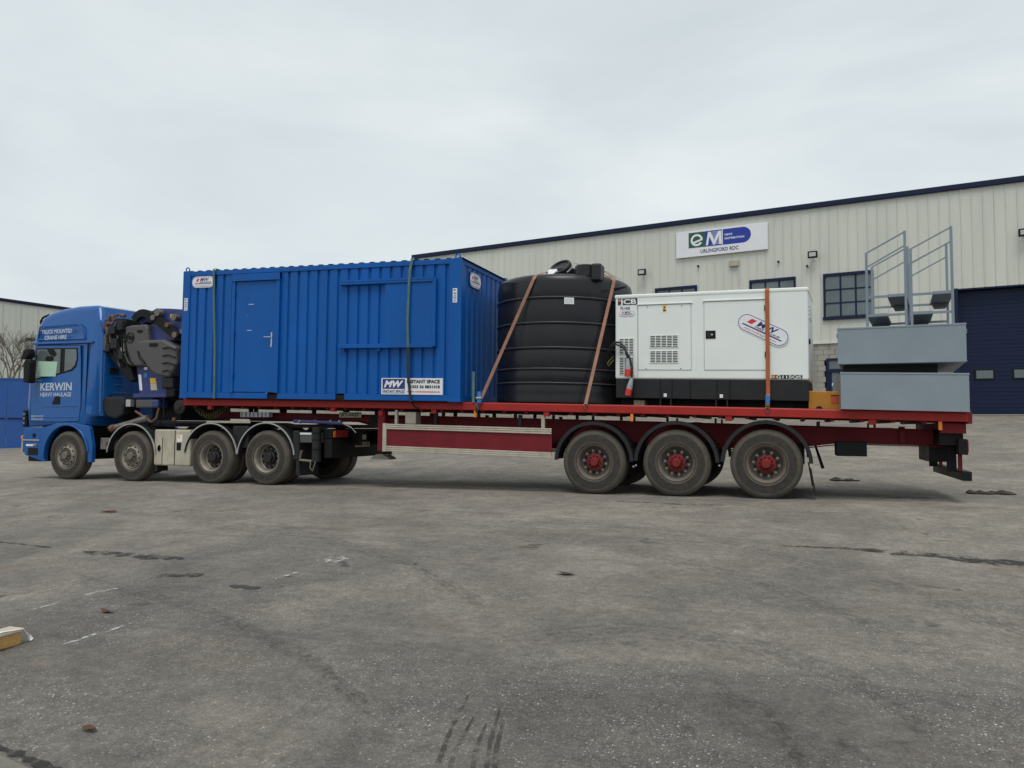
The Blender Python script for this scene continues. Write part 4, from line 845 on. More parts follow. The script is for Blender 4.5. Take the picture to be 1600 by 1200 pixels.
for k in range(5):
    a = math.radians(-66+k*9); p0 = Vector((TX+.72*math.cos(a), TY+.72*math.sin(a), TZ+2.50-.02*k)); p1 = Vector((TX+1.17*math.cos(a+.25), TY+1.17*math.sin(a+.25), TZ+2.20))
    MB().ribbon([p0, p0.lerp(p1, .5)+Vector((0, 0, .05)), p1], .05, .005, (.3, 1, 0)).build('webbing', (STRP, STRK, STRP, RAG, STRP)[k], rp)

# ------------------------------------------------------------------ white generator
GA = math.radians(-4.4); GL, GD, GH = 3.02, 1.12, 1.72
def gw(v): return (v[0], v[1], v[2]-.026*v[0])
GN = thing('generator', 'white canopied diesel generator on a black base strapped to the trailer', 'generator', (.277, .35, 1.585), GA, local=True)
body = MB(gw).box(0, GL, 0, GD, .318, GH, 4).build('canopy', WHITE, GN, bevel=.03, seg=3)
MB(gw).box(-.01, GL+.01, -.008, GD+.008, GH-.055, GH+.012, 4).build('roof_cap', WHITE, GN, bevel=.022, seg=3)
B(.01, GL-.01, .01, GD-.01, 0, .316, gw).build('base_tank', BLACK, GN, bevel=.01)
for x in (.30, .76, .95, 1.24, 1.66, 1.86, 2.40): B(x, x+.012, .002, .012, .01, .31, gw).build('base_seam', BLK2, GN)
for x0 in (.75, 1.64):
    m = MB(gw); m.box(x0, x0+.02, .02, GD-.02, -.125, .0); m.box(x0+.17, x0+.19, .02, GD-.02, -.125, 0); m.box(x0, x0+.19, .02, GD-.02, -.13, -.112); m.build('fork_pocket', BLACK, GN); B(x0+.07, x0+.12, .0, .004, .03, .085, gw).build('pocket_label', STK, GN)
for x0 in (.12, 2.5): B(x0, x0+.3, .25, GD-.2, -.12+0, .0, gw).build('bearer', WOODD, GN)
for y0 in (.30, .75): B(.02, GL-.02, y0, y0+.1, -.118, .0, gw).build('bearer', WOODD, GN)
B(.28, .46, .15, .29, -.115, -.03, gw).build('packing_block', PALEW, GN)
GAPM = mat('panel_gap_shadow', (.36, .37, .36), .6)
def seamrect(x0, x1, z0, z1, nm):
    d = B(x0, x1, -.008, .02, z0, z1, gw).build(nm, WHITE, GN, bevel=.004)
    ring_prism(MB(gw), [(x0-.008, z0-.008), (x1+.008, z0-.008), (x1+.008, z1+.008), (x0-.008, z1+.008)], .0075, -.0015, .01).build('panel_gap', GAPM, d)
    B(x0-.02, x1+.03, -.022, -.002, z1+.01, z1+.028, gw).build('drip_rail', WHITE, d, bevel=.004); return d
d1 = seamrect(.40, 1.265, .47, 1.535, 'access_panel'); d2 = seamrect(1.478, 2.44, .47, 1.555, 'canopy_door')
B(.385, .39, -.003, .01, .33, 1.60, gw).build('canopy_seam', GAPM, GN)
def vent(x0, x1, z0, z1, y, cols, rows, par):
    v = B(x0, x1, y-.004, y, z0, z1, gw).build('air_vent', BLK2, par); m = MB(gw)
    for i in range(cols+1): xx = x0+(x1-x0)*i/cols; m.box(xx-.007, xx+.007, y-.012, y-.003, z0-.006, z1+.006)
    for j in range(rows+1): zz_ = z0+(z1-z0)*j/rows; m.box(x0, x1, y-.011, y-.0035, zz_-.005, zz_+.005)
    m.build('vent_bars', WHITE, v)['kind'] = 'stuff'
vent(.60, 1.06, .84, 1.03, -.0085, 5, 7, d1); vent(.60, 1.06, .59, .775, -.0085, 5, 7, d1); vent(.075, .325, .72, .99, -.0005, 3, 10, GN); vent(.075, .325, .395, .675, -.0005, 3, 10, GN)
hd = B(1.50, 1.655, -.016, -.008, .965, 1.095, gw).build('door_latch', BLK2, d2, bevel=.006); MB(gw).cyl((1.60, -.024, 1.03), (1.60, -.016, 1.03), .014, n=10).build('lock', CHROME, hd); B(1.52, 1.58, -.02, -.016, .99, 1.07, gw).build('latch_paddle', BLACK, hd)
for z in (1.38, .66): B(2.395, 2.45, -.026, -.008, z, z+.09, gw).build('door_hinge', BLK2, d2)
for x, z in ((.53, .49), (1.10, .49), (.56, 1.51), (1.12, 1.51)): MB(gw).cyl((x, -.012, z), (x, -.008, z), .01, n=8).build('panel_screw', STEELG, d1)
b1 = B(.05, .385, -.003, .001, 1.555, 1.665, gw).build('maker_badge', BLKP, GN); B(.062, .375, -.0036, -.003, 1.565, 1.655, gw).build('badge_field', BLKP, b1)
MB(gw).text('JCB', .112, facing(.082, -.005, 1.572), .0035, 0, .285).build('badge_letters', STK, b1); B(.062, .10, -.0042, -.0036, 1.618, 1.652, gw).build('badge_corner', ORGP, b1)
MB(gw).text('P21458', .07, facing(.095, -.003, 1.475), .001, 0, .16).build('fleet_number', BLKP, GN)
logo(GN, lambda a, b, d: (.205+a, -.002-d, 1.41+b), .27, .10, gw)
yl = B(.81, .87, -.0105, -.0085, 1.415, 1.535, gw).build('warning_label', YELP, d1); B(.82, .86, -.0112, -.0105, 1.43, 1.46, gw).build('warning_print', BLKP, yl); MB(gw).prism([(.822, 1.48), (.858, 1.48), (.84, 1.52)], -.0112, -.0105).build('warning_print', BLKP, yl)
ang = math.radians(-27); ca, sa = math.cos(ang), math.sin(ang)
logo(GN, lambda a, b, d: (2.37+a*ca-b*sa, -.010-d, 1.09+a*sa+b*ca), .82, .29, gw, True)
b2 = B(2.49, 2.93, -.003, .001, .335, .395, gw).build('model_badge', BLKP, GN); MB(gw).text('G115QS', .062, facing(2.555, -.005, .343), .0012, 0, .36).build('badge_letters', STK, b2); B(2.497, 2.54, -.0042, -.003, .345, .385, gw).build('badge_corner', ORGP, b2)
for z in (1.30, 1.36, 1.42, 1.48): B(GL, GL+.012, .25, .8, z, z+.03, gw).build('end_louvre', WHITE, GN)
B(GL, GL+.02, .1, .2, .88, .95, gw).build('end_hinge', BLK2, GN)
# strap over generator
gx = lambda lx, ly, lz: tuple(Vector((.277, .35, 1.585))+Matrix.Rotation(GA, 3, 'Z') @ Vector((lx, ly, lz-.026*lx)))
t = strap('ratchet_strap', 'bright orange strap over the white generator', [(STRO, [(2.70, -.02, 1.43), gx(2.44, -.045, .1), gx(2.44, -.035, .6), gx(2.44, -.035, 1.70), gx(2.44, -.008, GH+.018), gx(2.44, .1, GH+.02), gx(2.44, GD+.012, GH+.018), gx(2.44, GD+.03, .5), (2.7, 2.50, 1.42)], .06, (1, 0, 0))], hook=(2.70, -.02, 1.36), ratchet=None)
B(2.675, 2.735, .0-.04, -.03+.0, 1.47, 1.60).build('strap_tail', RATB, t)
# power leads hanging at the generator end
PC = thing('power_leads', 'black cable loop with two red-collared plugs on the generator', 'cable', (.35, .25, 2.1))
def gp(px, py, y):
    d = FW+RT*((px-800)/1166)-UP*((py-600)/1166); k = (y-EYE.y)/d.y; return tuple(EYE+d*k)
MB().tube([gp(952, 568, .42), gp(949, 555, .36), gp(953, 542, .28), gp(960, 535, .26), gp(969, 535, .25), gp(976, 543, .25), gp(980, 555, .25), gp(981, 562, .25)], .019, 8).build('cord', CORDM, PC, smooth=60)
MB().tube([gp(952, 560, .42), gp(953, 545, .27), gp(962, 538, .24), gp(973, 542, .23), gp(983, 557, .23), gp(988, 575, .23), gp(987, 590, .23)], .017, 8).build('cord', CORDM, PC, smooth=60)
MB().tube([gp(958, 557, .38), gp(949, 568, .34), gp(951, 572, .33), gp(959, 562, .33)], .010, 6).build('cord', HOSEY, PC)
def plug(px0, py0, px1, py1, y):
    p, q = Vector(gp(px0, py0, y)), Vector(gp(px1, py1, y)); d = q-p
    o = MB().cyl(p, p+d*.35, .028, .042, 14).build('plug', PLUGG, PC, smooth=40); MB().cyl(p+d*.35, p+d*.68, .047, .050, 14).build('plug_body', PLUGG, o, smooth=40); MB().cyl(p+d*.62, q, .054, .054, 14).build('plug_collar', PLUGR, o, smooth=40)
plug(981, 560, 981, 588, .24); plug(987, 591, 981, 618, .23)

# ------------------------------------------------------------------ yellow box, grey boxes, step units
YB = thing('equipment_box', 'yellow steel box with red warning label beside the generator', 'box', (3.30, .35, zd(3.3)))
def sw(v): return (v[0], v[1], v[2]-.0235*(v[0]-3.3))
zb = zd(3.3); B(3.28, 3.745, .30, .95, zb+.002, zb+.275, sw).build('box_body', YEL, YB, bevel=.01)
B(3.60, 3.70, .296, .30, zb+.09, zb+.20, sw).build('warning_label', REDP, YB); B(3.595, 3.705, .2955, .30, zb+.205, zb+.222, sw).build('label_heading', BLKP, YB)
m = MB(sw); 
for k in range(5): m.box(3.61, 3.69-.02*(k % 2), .2945, .296, zb+.10+k*.02, zb+.107+k*.02)
m.build('label_print', YEL, YB); MB(sw).prism(arc(3.43, zb+.0, .05, 180, 0, 10), .296, .31).build('box_notch', BLK2, YB)
def boxw(v): return (v[0], v[1], v[2]-.026*v[0])
G1 = thing('steel_box', 'lower of two large grey steel boxes, standing on the trailer bed', 'box', (3.715, -.045, 1.388), group='grey steel boxes stacked at the trailer tail', local=True)
G1.location = EYE+(Vector((3.715, -.045, 1.388))-EYE)*.9935; G1.scale = (.9935,)*3
MB(boxw).box(0, 1.63, 0, 2.3, 0, .535, 2).build('box_shell', GREYBOX, G1, bevel=.006)
def lipr(root, w, d, h, warp):
    for x0, x1, y0, y1 in ((-.006, w+.006, -.006, .0-.0005), ): B(x0, x1, y0, y1, h-.022, h+.003, warp).build('top_lip', GREYBOX, root, bevel=.003)
    B(-.004, w+.004, -.004, -.0005, .0, .014, warp).build('bottom_lip', GREYBOX, root)
lipr(G1, 1.63, 2.3, .535, boxw)
def boxw2(v): return (v[0], v[1], v[2]-.006*v[0])
G2A = math.radians(-5.6)
G2 = thing('steel_box', 'upper of two large grey steel boxes, with step units on top', 'box', (3.69, .11, 2.055), G2A, group='grey steel boxes stacked at the trailer tail', local=True)
MB(boxw2).box(0, 1.64, 0, 2.25, 0, .535, 2).build('box_shell', GREYBOX, G2, bevel=.006); lipr(G2, 1.64, 2.25, .535, boxw2)
B(1.64, 1.655, .05, .12, .40, .46, boxw2).build('side_lug', GREYBOX, G2); B(-.015, 0, .05, .12, .40, .46, boxw2).build('side_lug', GREYBOX, G2)
BR = thing('bearer_frame', 'dark timber bearers between the two grey boxes', 'timber', (3.8, .4, 1.93))
for y0 in (.30, 1.75): B(3.78, 5.02, y0, y0+.12, 1.90, 2.045).build('bearer', WOODD, BR)
B(3.80, 4.95, .9, 1.1, 1.90, 2.045).build('bearer', WOODD, BR)
# steel step units
def steps(loc, rz, label, zoff):
    t = thing('step_unit', label, 'steps', loc, rz, group='grey access steps on the grey boxes', local=True); W_, D_ = .545, 1.12
    for y in (0, D_-.035):
        f_ = MB()
        for x, h in ((0, 1.12), (W_-.035, 1.39)):
            B(x, x+.035, y, y+.035, .0, h).build('post', GREYST, t, bevel=.003)
        MB().prism([(0.01, 1.10), (W_-.01, 1.37), (W_-.01, 1.39), (.01, 1.12)], y+.005, y+.03).build('handrail', GREYST, t)
        MB().prism([(.03, .90), (W_-.03, 1.16), (W_-.03, 1.18), (.03, .92)], y+.008, y+.028).build('mid_rail', GREYST, t)
        for z in (.16, .435): B(.035, W_-.035, y+.004, y+.03, z, z+.032).build('stringer_bar', GREYST, t)
    for x0, x1, z in ((.0, .29, .19), (.28, W_, .465)):
        tr = MB(); tr.prism([(x0+.01, z), (x1-.005, z), (x1-.005, z-.03), (x0+.01, z-.03)], .03, D_-.03); o = tr.build('tread', CHECK, t)
        B(x0+.01, x1-.005, .024, .034, z-.034, z+.014).build('tread_edge', GREYST, o)
        MB().prism([(x0+.03, z-.032), (x1-.02, z-.032), (x1-.05, z-.10), (x0+.06, z-.10)], D_-.22, D_-.06).build('tread_bracket', CHECK, o)
    B(.035, W_-.035, D_-.035, D_-.005, .02, .05).build('foot_bar', GREYST, t)
    return t
def g2pt(lx, ly, lz): return tuple(Vector((3.69, .11, 2.055))+Matrix.Rotation(G2A, 3, 'Z') @ Vector((lx, ly, lz-.006*lx)))
steps(g2pt(.385, .10, .536), math.radians(-9.0), 'grey steel steps with handrails, the unit over the left half of the upper box', 0)
steps(g2pt(.965, .05, .536), math.radians(-6.3), 'grey steel steps with handrails, the unit next to the navy door', 0)

# ------------------------------------------------------------------ warehouse behind
WA = math.radians(-8.519)
WH = thing('warehouse', 'cream clad warehouse with navy roof edge and navy sectional door', 'building', (10.151, 20.527, 1.644), WA, local=True)
UL, UR, ZT, ZC = -27.15, 9.0, 8.80, 3.0
DL, DRR, DT = -1.30, 3.4, 4.83
B(UL+.05, DL-.02, .06, .30, 2.96, ZT-.06).build('wall', CLAD, WH); B(DL-.02, DRR+.02, .06, .30, DT+.03, ZT-.06).build('wall', CLAD, WH); B(DRR+.02, UR-.05, .06, .30, 2.96, ZT-.06).build('wall', CLAD, WH)
B(UL+.05, UL+.30, .30, 24, 0, ZT-.06).build('wall', CLAD, WH); B(UR-.30, UR-.05, .30, 24, 0, ZT-.06).build('wall', CLAD, WH); B(UL+.3, UR-.3, 23.7, 24, 0, ZT-.06).build('wall', CLAD, WH)
rfm = MB(); rfm.prism([(.05, ZT-.03), (12, ZT+1.0), (24, ZT-.03), (24, ZT-.10), (12, ZT+.9), (.05, ZT-.10)], UL, UR, 'x'); rfm.build('roof', NAVY, WH)
PITCH = .3625
def clad_mesh(n, h):
    key = 'clad%d_%.3f' % (n, h)
    if key in bpy.data.meshes: return bpy.data.meshes[key]
    m = MB(); pts = []
    for i in range(n): pts += [(i*PITCH+.0, .0), (i*PITCH+.012, -.030), (i*PITCH+.034, -.030), (i*PITCH+.050, 0), (i*PITCH+PITCH*.53, -.002)]
    pts.append((n*PITCH-.001, 0)); k = len(pts)
    m.add([(p[0], p[1], z) for z in (0, h) for p in pts], [(i, i+1, k+i+1, k+i) for i in range(k-1)])
    me = bpy.data.meshes.new(key); me.from_pydata(m.v, [], m.f); me.materials.append(CLAD); return me
u = UL; random.seed(3)
while u < UR-.2:
    n = 3; z0 = ZC
    if u < DL < u+n*PITCH+.01: n = max(1, int((DL-u)/PITCH+.5))
    if DL-.15 <= u < DRR-.1: z0 = DT+.02
    o = bpy.data.objects.new('cladding_panel', clad_mesh(n, round(ZT-.10-z0, 3))); COL.objects.link(o); o.parent = WH; o.location = (u, .045+random.uniform(-.003, .003), z0); u += n*PITCH
B(UL-.10, UR, -.08, .06, ZT-.10, ZT+.11).build('roof_trim', NAVY, WH, bevel=.02)
for u in frange(UL+3, UR, 3.0): B(u-.006, u+.006, -.086, -.079, ZT-.095, ZT+.112).build('trim_joint', NAVY, WH)
MB().cyl((UL-.05, -.06, 0), (UL-.05, -.06, ZT-.1), .05, n=10).build('downpipe', NAVY, WH)
B(UL, DL, -.02, .045, ZC-.05, ZC+.01).build('drip_flashing', CLAD, WH)
# block plinth: single blocks where the wall shows, plain render elsewhere
B(UL+.1, -7.6, .06, .30, -.6, ZC-.04).build('plinth', CONC, WH); B(DRR, UR, .06, .30, -.6, ZC-.04).build('plinth', CONC, WH)
B(-7.6, -6.0, .075, .30, -.6, ZC-.04).build('plinth', CONC, WH); B(-4.85, DL-.1, .075, .30, -.6, ZC-.04).build('plinth', CONC, WH); B(-6.0, -4.85, .10, .30, 2.36, ZC-.04).build('plinth', CONC, WH)
bmesh_ = None
for r in range(13):
    z0 = .0+r*.227
    u = -7.6-(.22 if r % 2 else 0)
    while u < DL-.15:
        a0_, a1_ = max(u, -7.6), min(u+.44, DL-.12)
        if not (z0+.1 < 2.36 and a1_ > -5.95 and a0_ < -4.85) and a1_-a0_ > .1:
            dd = random.uniform(-.004, .004); B(a0_, a1_-.010, .048+dd, .075, z0, z0+.217).build('concrete_block', CONC, WH)
        elif z0+.1 < 2.36:
            if a0_ < -5.95-.08: B(a0_, -5.955, .048, .075, z0, z0+.217).build('concrete_block', CONC, WH)
        u += .45
B(-6.62, -6.40, -.06, .045, -.4, ZC-.06).build('pilaster', CONC, WH)
# windows
for u0, u1 in ((-13.23, -11.27), (-8.97, -7.07), (-5.99, -4.10)):
    z0, z1 = 3.975, 5.83
    wn = thing_win = MB(); wn.box(u0, u0+.09, -.03, .04, z0, z1); wn.box(u1-.09, u1, -.03, .04, z0, z1); wn.box(u0, u1, -.045, .04, z1-.10, z1+.03); wn.box(u0-.03, u1+.03, -.07, .04, z0-.05, z0+.08)
    w_ = wn.build('window', NAVY, WH, bevel=.006); cw_, ch_ = (u1-u0-.18)/3, (z1-z0-.18)/3
    for i in range(3):
        for j in range(3):
            x0 = u0+.09+i*cw_; zz0 = z0+.08+j*ch_; B(x0+.03, x0+cw_-.03, .0, .012, zz0+.03, zz0+ch_-.03).build('pane', GLASSD, w_)
    for i in range(1, 3): B(u0+.09+i*cw_-.035, u0+.09+i*cw_+.035, -.018, .02, z0+.08, z1-.1).build('glazing_bar', NAVY, w_)
    for j in range(1, 3): B(u0+.09, u1-.09, -.015, .02, z0+.08+j*ch_-.03, z0+.08+j*ch_+.03).build('glazing_bar', NAVY, w_)
# sectional door set back in its opening
B(DL-.05, DL+.10, -.02, .42, -.1, DT+.03).build('door_jamb', NAVY, WH); B(DRR-.10, DRR+.05, -.02, .42, -.1, DT+.03).build('door_jamb', NAVY, WH); B(DL+.1, DRR-.1, .04, .42, DT-.04, DT+.02).build('door_lintel', NAVY, WH)
for k in range(8):
    z0 = .0+k*.60; sd_ = B(DL+.10, DRR-.10, .36, .41, z0+.004, min(z0+.597, DT-.05)).build('door_section', NAVY, WH, bevel=.006)
    for q in (.15, .30, .45):
        if z0+q < DT-.1: B(DL+.12, DRR-.12, .352, .36, z0+q-.006, z0+q+.006).build('section_groove', NAVY, sd_)
    if k == 2:
        for uu in (-.72, .49, 1.70, 2.7):
            f_ = B(uu, uu+.68, .335, .36, 1.335, 1.765).build('door_window', BLK2, sd_, bevel=.02); B(uu+.07, uu+.61, .328, .336, 1.40, 1.70).build('pane', GLASSD, f_)
B(DL-.05, DRR+.05, -.05, .42, -.12, .004).build('door_threshold', KERBM, WH); B(DL-.4, UR, -.75, -.05, -.55, -.10).build('apron_slab', KERBM, WH, bevel=.02); B(DL+.1, DRR-.1, .30, .36, .004, .03).build('weather_strip', ALU, WH)
# reception door
rd = MB(); rd.box(-5.93, -5.83, .03, .12, -.2, 2.34); rd.box(-4.97, -4.87, .03, .12, -.2, 2.34); rd.box(-5.83, -4.97, .03, .12, 2.24, 2.34); rd.box(-5.83, -4.97, .03, .12, 1.75, 1.90); rd.box(-5.83, -5.72, .05, .12, -.2, 1.75); rd.box(-5.08, -4.97, .05, .12, -.2, 1.75)
rdo = rd.build('entrance_door', NAVY, WH, bevel=.006); B(-5.72, -5.08, .08, .09, -.1, 1.75).build('pane', GLASSD, rdo); B(-5.83, -4.97, .08, .09, 1.90, 2.24).build('pane', GLASSD, rdo)
MB().text('RECEPTION', .165, facing(-5.72, .075, 1.20), .008, 0, .62).build('door_lettering', STK, rdo); MB().prism([(-5.66, 1.04), (-5.55, 1.14), (-5.55, 1.085), (-5.1, 1.085), (-5.1, .995), (-5.55, .995), (-5.55, .94)], .070, .078).build('door_arrow', STK, rdo)
# things fixed to the wall
Rw = Matrix.Rotation(WA, 3, 'Z'); wpt = lambda u, n, z: tuple(Vector((10.151, 20.527, 1.644))+Rw @ Vector((u, n, z)))
SG = thing('wall_sign', 'white company sign board with green and blue logo on the cream wall', 'sign', wpt(-12.2, -.03, 7.145), WA, local=True)
B(0, 4.03, -.05, .03, 0, 1.185).build('sign_board', STK, SG, bevel=.008)
GRN = mat('sign_green', (.012, .085, .05), .4, var=.05); SBL = mat('sign_blue', (.008, .035, .32), .4, var=.05)
B(.58, 1.32, -.054, -.05, .40, 1.10).build('logo_green', GRN, SG); B(1.32, 2.12, -.054, -.05, .40, 1.10).build('logo_blue', SBL, SG)
MB().prism([(2.12, .40)]+arc(2.98, .75, .35, -90, 90, 12)+[(2.12, 1.10)], -.054, -.05).build('logo_blue', SBL, SG)
e_ = [(.95+.25*math.cos(math.radians(a)), .74+.25*math.sin(math.radians(a))) for a in range(5, 331, 12)]
m = MB()
for p, q in zip(e_[:-1], e_[1:]):
    f = lambda P, k: (.95+(P[0]-.95)*k, .74+(P[1]-.74)*k); m.prism([f(p, 1.1), f(q, 1.1), f(q, .72), f(p, .72)], -.058, -.054)
m.prism([(.76, .66), (1.20, .80), (1.22, .72), (.80, .58)], -.0582, -.0542); m.build('logo_letter', STK, SG)
MB().prism([(1.36, .45), (1.46, .45), (1.52, .84), (1.70, .45), (1.76, .45), (1.94, .84), (1.95, .45), (2.07, .45), (2.05, 1.05), (1.92, 1.05), (1.735, .66), (1.58, 1.05), (1.46, 1.05)], -.058, -.054).build('logo_letter', STK, SG)
for k in range(11): B(1.62+.02*(k % 2), 2.10, -.0565, -.0545, .47+k*.055, .485+k*.055).build('logo_stripe', STK, SG)
B(2.085, 2.115, -.058, -.054, .40, 1.10).build('logo_bar', STK, SG)
MB().text('NEWS', .12, facing(2.20, -.056, .80), .003, 0, .33).build('sign_lettering', STK, SG); MB().text('DISTRIBUTION', .12, facing(2.20, -.056, .63), .003, 0, .84).build('sign_lettering', STK, SG)
MB().text('URLINGFORD RDC', .23, facing(1.12, -.056, .13), .004, 0, 1.68).build('sign_lettering', NAVYP, SG)
B(2.68, 2.69, -.0565, -.05, .40, 1.10).build('panel_joint', NAVYP, SG)
for (u, z), lab in (((-13.77, 6.63), 'black floodlight on the cream wall between the tank and the sign'), ((-6.35, 6.67), 'black floodlight on the cream wall above the nine-pane window'), ((.95, 6.72), 'black floodlight on the cream wall above the navy door')):
    f_ = thing('floodlight', lab, 'floodlight', wpt(u, .0, z), WA, group='floodlights on the warehouse wall', local=True)
    B(-.19, .19, -.34, -.20, -.14, .14).build('housing', BLK2, f_, bevel=.02); B(-.13, .13, -.348, -.339, -.09, .08).build('lens', LAMPGL, f_); B(-.03, .03, -.20, .02, -.06, .0).build('bracket', BLK2, f_); B(-.06, .10, -.12, -.02, -.26, -.20).build('sensor', STK, f_, bevel=.02)
ab = thing('junction_box', 'small cream electrical box below the company sign', 'box', wpt(-9.82, .02, 6.54), WA, local=True)
B(0, .40, -.12, .0, 0, .27).build('box_case', CREAMBOX, ab, bevel=.02); MB().cyl((.08, -.125, .22), (.08, -.119, .22), .015, n=8).build('box_screw', BLK2, ab); B(.36, .38, -.03, .0, -.85, .0).build('conduit', CLAD, ab)
for u, z, gl_ in ((-11.2, 6.7, 'below the company sign'), (-7.75, 6.55, 'between the sign and the floodlight over the nine-pane window'), (-6.6, 6.25, 'just under the floodlight over the nine-pane window')): 
    o = MB(); o.cyl((0, -.10, 0), (0, .02, 0), .045, n=10); o = o.build('cable_gland', BLK2, None); o.location = wpt(u, 0, z); o.rotation_euler = (0, 0, WA); tag(o, 'small dark cable gland '+gl_, 'cable gland', 'cable glands in the wall')

BW = thing('boundary_wall', 'low concrete yard wall running on from the warehouse corner', 'wall', (-17.0, 24.9, 1.5), WA, local=True)
for k in range(12):
    w_ = B(-2.4*(k+1)+.006, -2.4*k-.006, .0, .2, -.5, 1.25).build('wall_panel', CONC, BW, bevel=.01); B(-2.4*(k+1), -2.4*k-.01, -.03, .23, 1.25, 1.32).build('coping', CONC, w_)
# ------------------------------------------------------------------ building, gate and tree on the left
p0 = Vector((-41.68, 18.83, 8.52))
LA = WA
LW = thing('cream_shed', 'cream clad shed with navy eaves beyond the blue gate', 'building', (p0.x, p0.y, 0), LA, local=True)
B(-22, .0, -14, 15.5, -1.5, 8.36).build('wall', CLAD, LW); B(-22, .12, -14.1, 15.6, 8.36, 8.55).build('roof_trim', NAVY, LW, bevel=.03); B(-21.9, -.1, -13.9, 15.4, 8.55, 8.57).build('roof', NAVY, LW)
for y in frange(-14, 15.4, 1.0):
    o = bpy.data.objects.new('cladding_panel', clad_mesh(3, 8.0)); COL.objects.link(o); o.parent = LW; o.location = (.04, y, .2); o.rotation_euler = (0, 0, math.pi/2); o.scale = (.92, 1, 1)
fl = thing('floodlight', 'small floodlight on an arm on the cream shed', 'floodlight', tuple(Vector((p0.x, p0.y, 6.15))+Rw @ Vector((0, 1.5, 0))), LA, local=True)
B(.5, .85, -.25, .25, -.08, .08).build('housing', BLK2, fl, bevel=.02); MB().cyl((0, 0, -.1), (.5, 0, 0), .03, n=8).build('arm', BLK2, fl)
gl = hit(-60, 703); gr_ = hit(75, 698); gd = gr_-gl; glen = Vector((gd.x, gd.y, 0)).length; ga = math.atan2(gd.y, gd.x)
dist = (hit(15, 699)-EYE).dot(FW); ghh = dist*109/1166
GT = thing('steel_gate', 'blue sheet steel yard gate in front of the cream shed', 'gate', (gl.x, gl.y, min(gl.z, gr_.z)), ga, local=True)
for i in range(4):
    x0 = glen*i/4; q = B(x0+.01, x0+glen/4-.01, 0, .03, .06, ghh).build('gate_panel', GATEB, GT, bevel=.004)
    B(x0+.06, x0+glen/4-.06, -.03, .0, ghh*.44, ghh*.44+.05).build('gate_rail', NAVY if i < 3 else GATEB, q)
B(0, glen, -.02, .05, .0, .06).build('bottom_rail', NAVY, GT); B(0, glen, -.02, .05, ghh, ghh+.06).build('top_rail', GATEB, GT)
TRE = hit(8, 700); TRE = TRE+(TRE-EYE).normalized()*8; TRE.z = gz(TRE.x, TRE.y)
tr = thing('bare_tree', 'leafless tree with thin twigs behind the blue gate', 'tree', tuple(TRE))
random.seed(21); trunk = MB(); br = MB()
def grow(p, d, ln_, r, lvl):
    q = p+d*ln_; mid = p.lerp(q, .5)+Vector((random.uniform(-.06, .06), random.uniform(-.06, .06), 0))*ln_
    (trunk if lvl == 0 else br).tube([p, mid, q], r, 5 if lvl > 1 else 8, r*.65)
    if lvl >= 6: return
    for k in range(3 if lvl else 5):
        a = random.uniform(0, 6.28); s_ = random.uniform(.35, .75); nd = (d+Vector((math.cos(a)*s_, math.sin(a)*s_, random.uniform(0, .25)))).normalized()
        st_ = p.lerp(q, random.uniform(.55, 1)) if k else q
        grow(st_, nd, ln_*random.uniform(.58, .82), r*.58, lvl+1)
grow(TRE, Vector((-.02, 0, 1)), 2.1, .10, 0)
trunk.build('trunk', BARK, tr); br.build('crown', BARK, tr)

# ------------------------------------------------------------------ litter on the yard
def crumple(name, px, py, w, h, label, cat, m_, seed):
    random.seed(seed); c = hit(px, py); o = MB(); n = 15; mmm = 7; vs = []
    for i in range(n):
        prof_ = (.25+.75*abs(math.sin(i*.55+seed)))*(.3 if i in (0, n-1) else 1)
        for j in range(mmm):
            x = (i/(n-1)-.5)*w+random.uniform(-.03, .03)*w; y = (j/(mmm-1)-.5)*w*.5*prof_+random.uniform(-.03, .03)*w
            z = .006+prof_*h*random.random()**1.6*(1.1-abs(2*j/(mmm-1)-1)); vs.append((c.x+x, c.y+y, c.z+max(.005, z)))
    o.add(vs, [(i*mmm+j, i*mmm+j+1, (i+1)*mmm+j+1, (i+1)*mmm+j) for i in range(n-1) for j in range(mmm-1)])
    ob = o.build(name, m_, smooth=70); sf = ob.modifiers.new('s', 'SUBSURF'); sf.levels = sf.render_levels = 1; so_ = ob.modifiers.new('t', 'SOLIDIFY'); so_.thickness = .008; tag(ob, label, cat); return ob
crumple('rag', 1320, 751, .52, .075, 'crumpled dark rag on the ground behind the trailer mudflap', 'rag', RAG, 3)
crumple('rag', 1548, 772, .68, .11, 'crumpled dark sheet on the ground beyond the trailer tail', 'rag', RAG, 8)
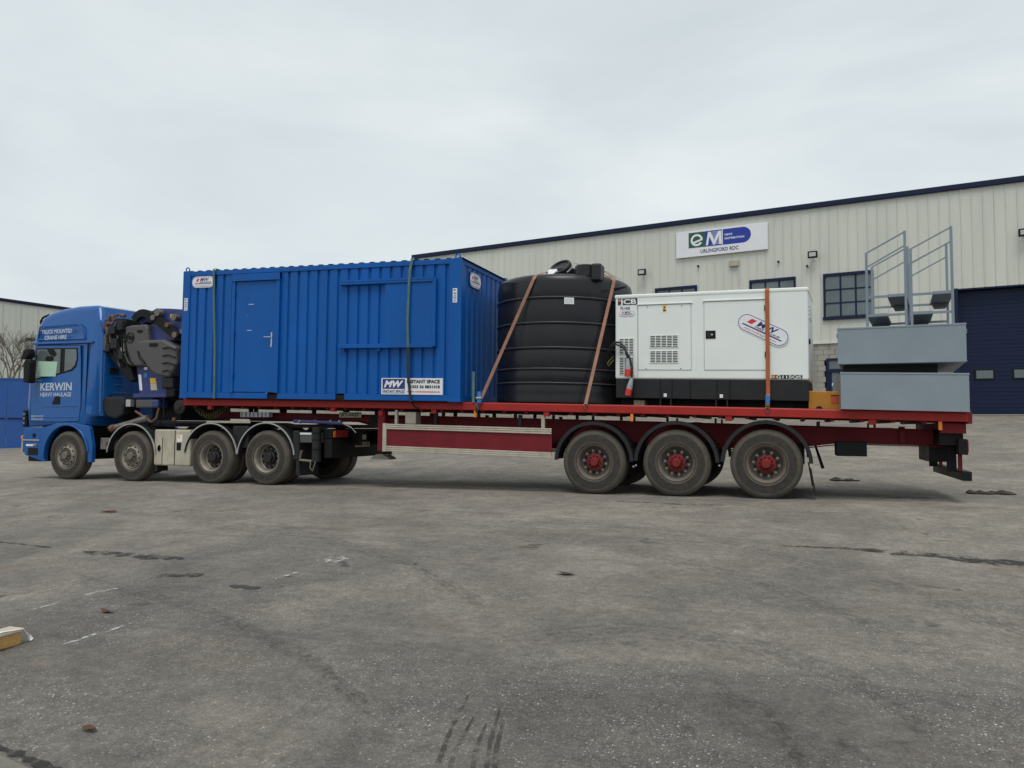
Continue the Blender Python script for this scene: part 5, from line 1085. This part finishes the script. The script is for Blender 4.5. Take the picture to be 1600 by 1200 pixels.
for i, (px, py, w, lab) in enumerate(((167, 957, .07, 'brown dead leaf lying near the white paint line'), (140, 1143, .055, 'orange-brown dead leaf lying close to the kerb'), (170, 800, .16, 'brown scrap lying on the yard before the lorry'), (885, 898, .10, 'small dark scrap lying on the yard before the trailer'))):
    c = hit(px, py); random.seed(i); o = MB(); n = 8; pts = []
    for k_ in range(n): t_ = 2*math.pi*k_/n; pts.append((c.x+w*math.cos(t_)*random.uniform(.7, 1), c.y+w*.45*math.sin(t_)*random.uniform(.7, 1), c.z+.008+.025*abs(math.cos(t_*1.0+i))*random.uniform(.4, 1)))
    o.add(pts+[(c.x, c.y, c.z+.006)], [(k_, (k_+1) % n, n) for k_ in range(n)]); tag(o.build('dead_leaf' if i < 2 else 'litter_scrap', LEAF if i < 3 else RAG), lab, 'leaf' if i < 2 else 'litter')
c = hit(18, 1012); c2_ = hit(-90, 1050)
TB = thing('timber_block', 'short sawn timber beam end with a pale board, beside the kerb', 'timber', tuple(c)); d = (c2_-c); d.z = 0; d.normalize(); n_ = Vector((-d.y, d.x, 0)); n_ = n_ if n_.dot(FW) > 0 else -n_
def slab(a_, b3, w0, w1, z0, z1):
    vs = [Vector(c)+d*t_+n_*w_+Vector((0, 0, zz_)) for zz_ in (z0, z1) for t_, w_ in ((a_, w0), (b3, w0), (b3, w1), (a_, w1))]
    return MB().add([tuple(v) for v in vs], [(3, 2, 1, 0), (4, 5, 6, 7), (0, 1, 5, 4), (1, 2, 6, 5), (2, 3, 7, 6), (3, 0, 4, 7)])
slab(-.07, .9, 0, .10, .0, .085).build('beam', WOOD, TB, bevel=.012); slab(-.08, .9, -.005, .12, .0855, .105).build('board', PALEW, TB, bevel=.003)
WS = thing('white_strap', 'white plastic strap loop on the timber block', 'strap', tuple(c)); q0 = Vector(c)-d*.06+n_*.03
MB().ribbon([q0+d*.3+Vector((0, 0, .11)), q0+d*.12-n_*.02+Vector((0, 0, .112)), q0-d*.01-n_*.03+Vector((0, 0, .10)), q0-d*.045-n_*.03+Vector((0, 0, .05)), q0-d*.06-n_*.03+Vector((0, 0, .012)), q0-d*.09-n_*.02+Vector((0, 0, .012)), q0-d*.085+n_*.0+Vector((0, 0, .04)), q0-d*.05+Vector((0, 0, .07))], .022, .003, tuple(n_)).build('band', STK, WS)
for o in bpy.data.objects:
    if o.type == 'MESH' and o.name.split('.')[0] in ('logo_stripe',): pass
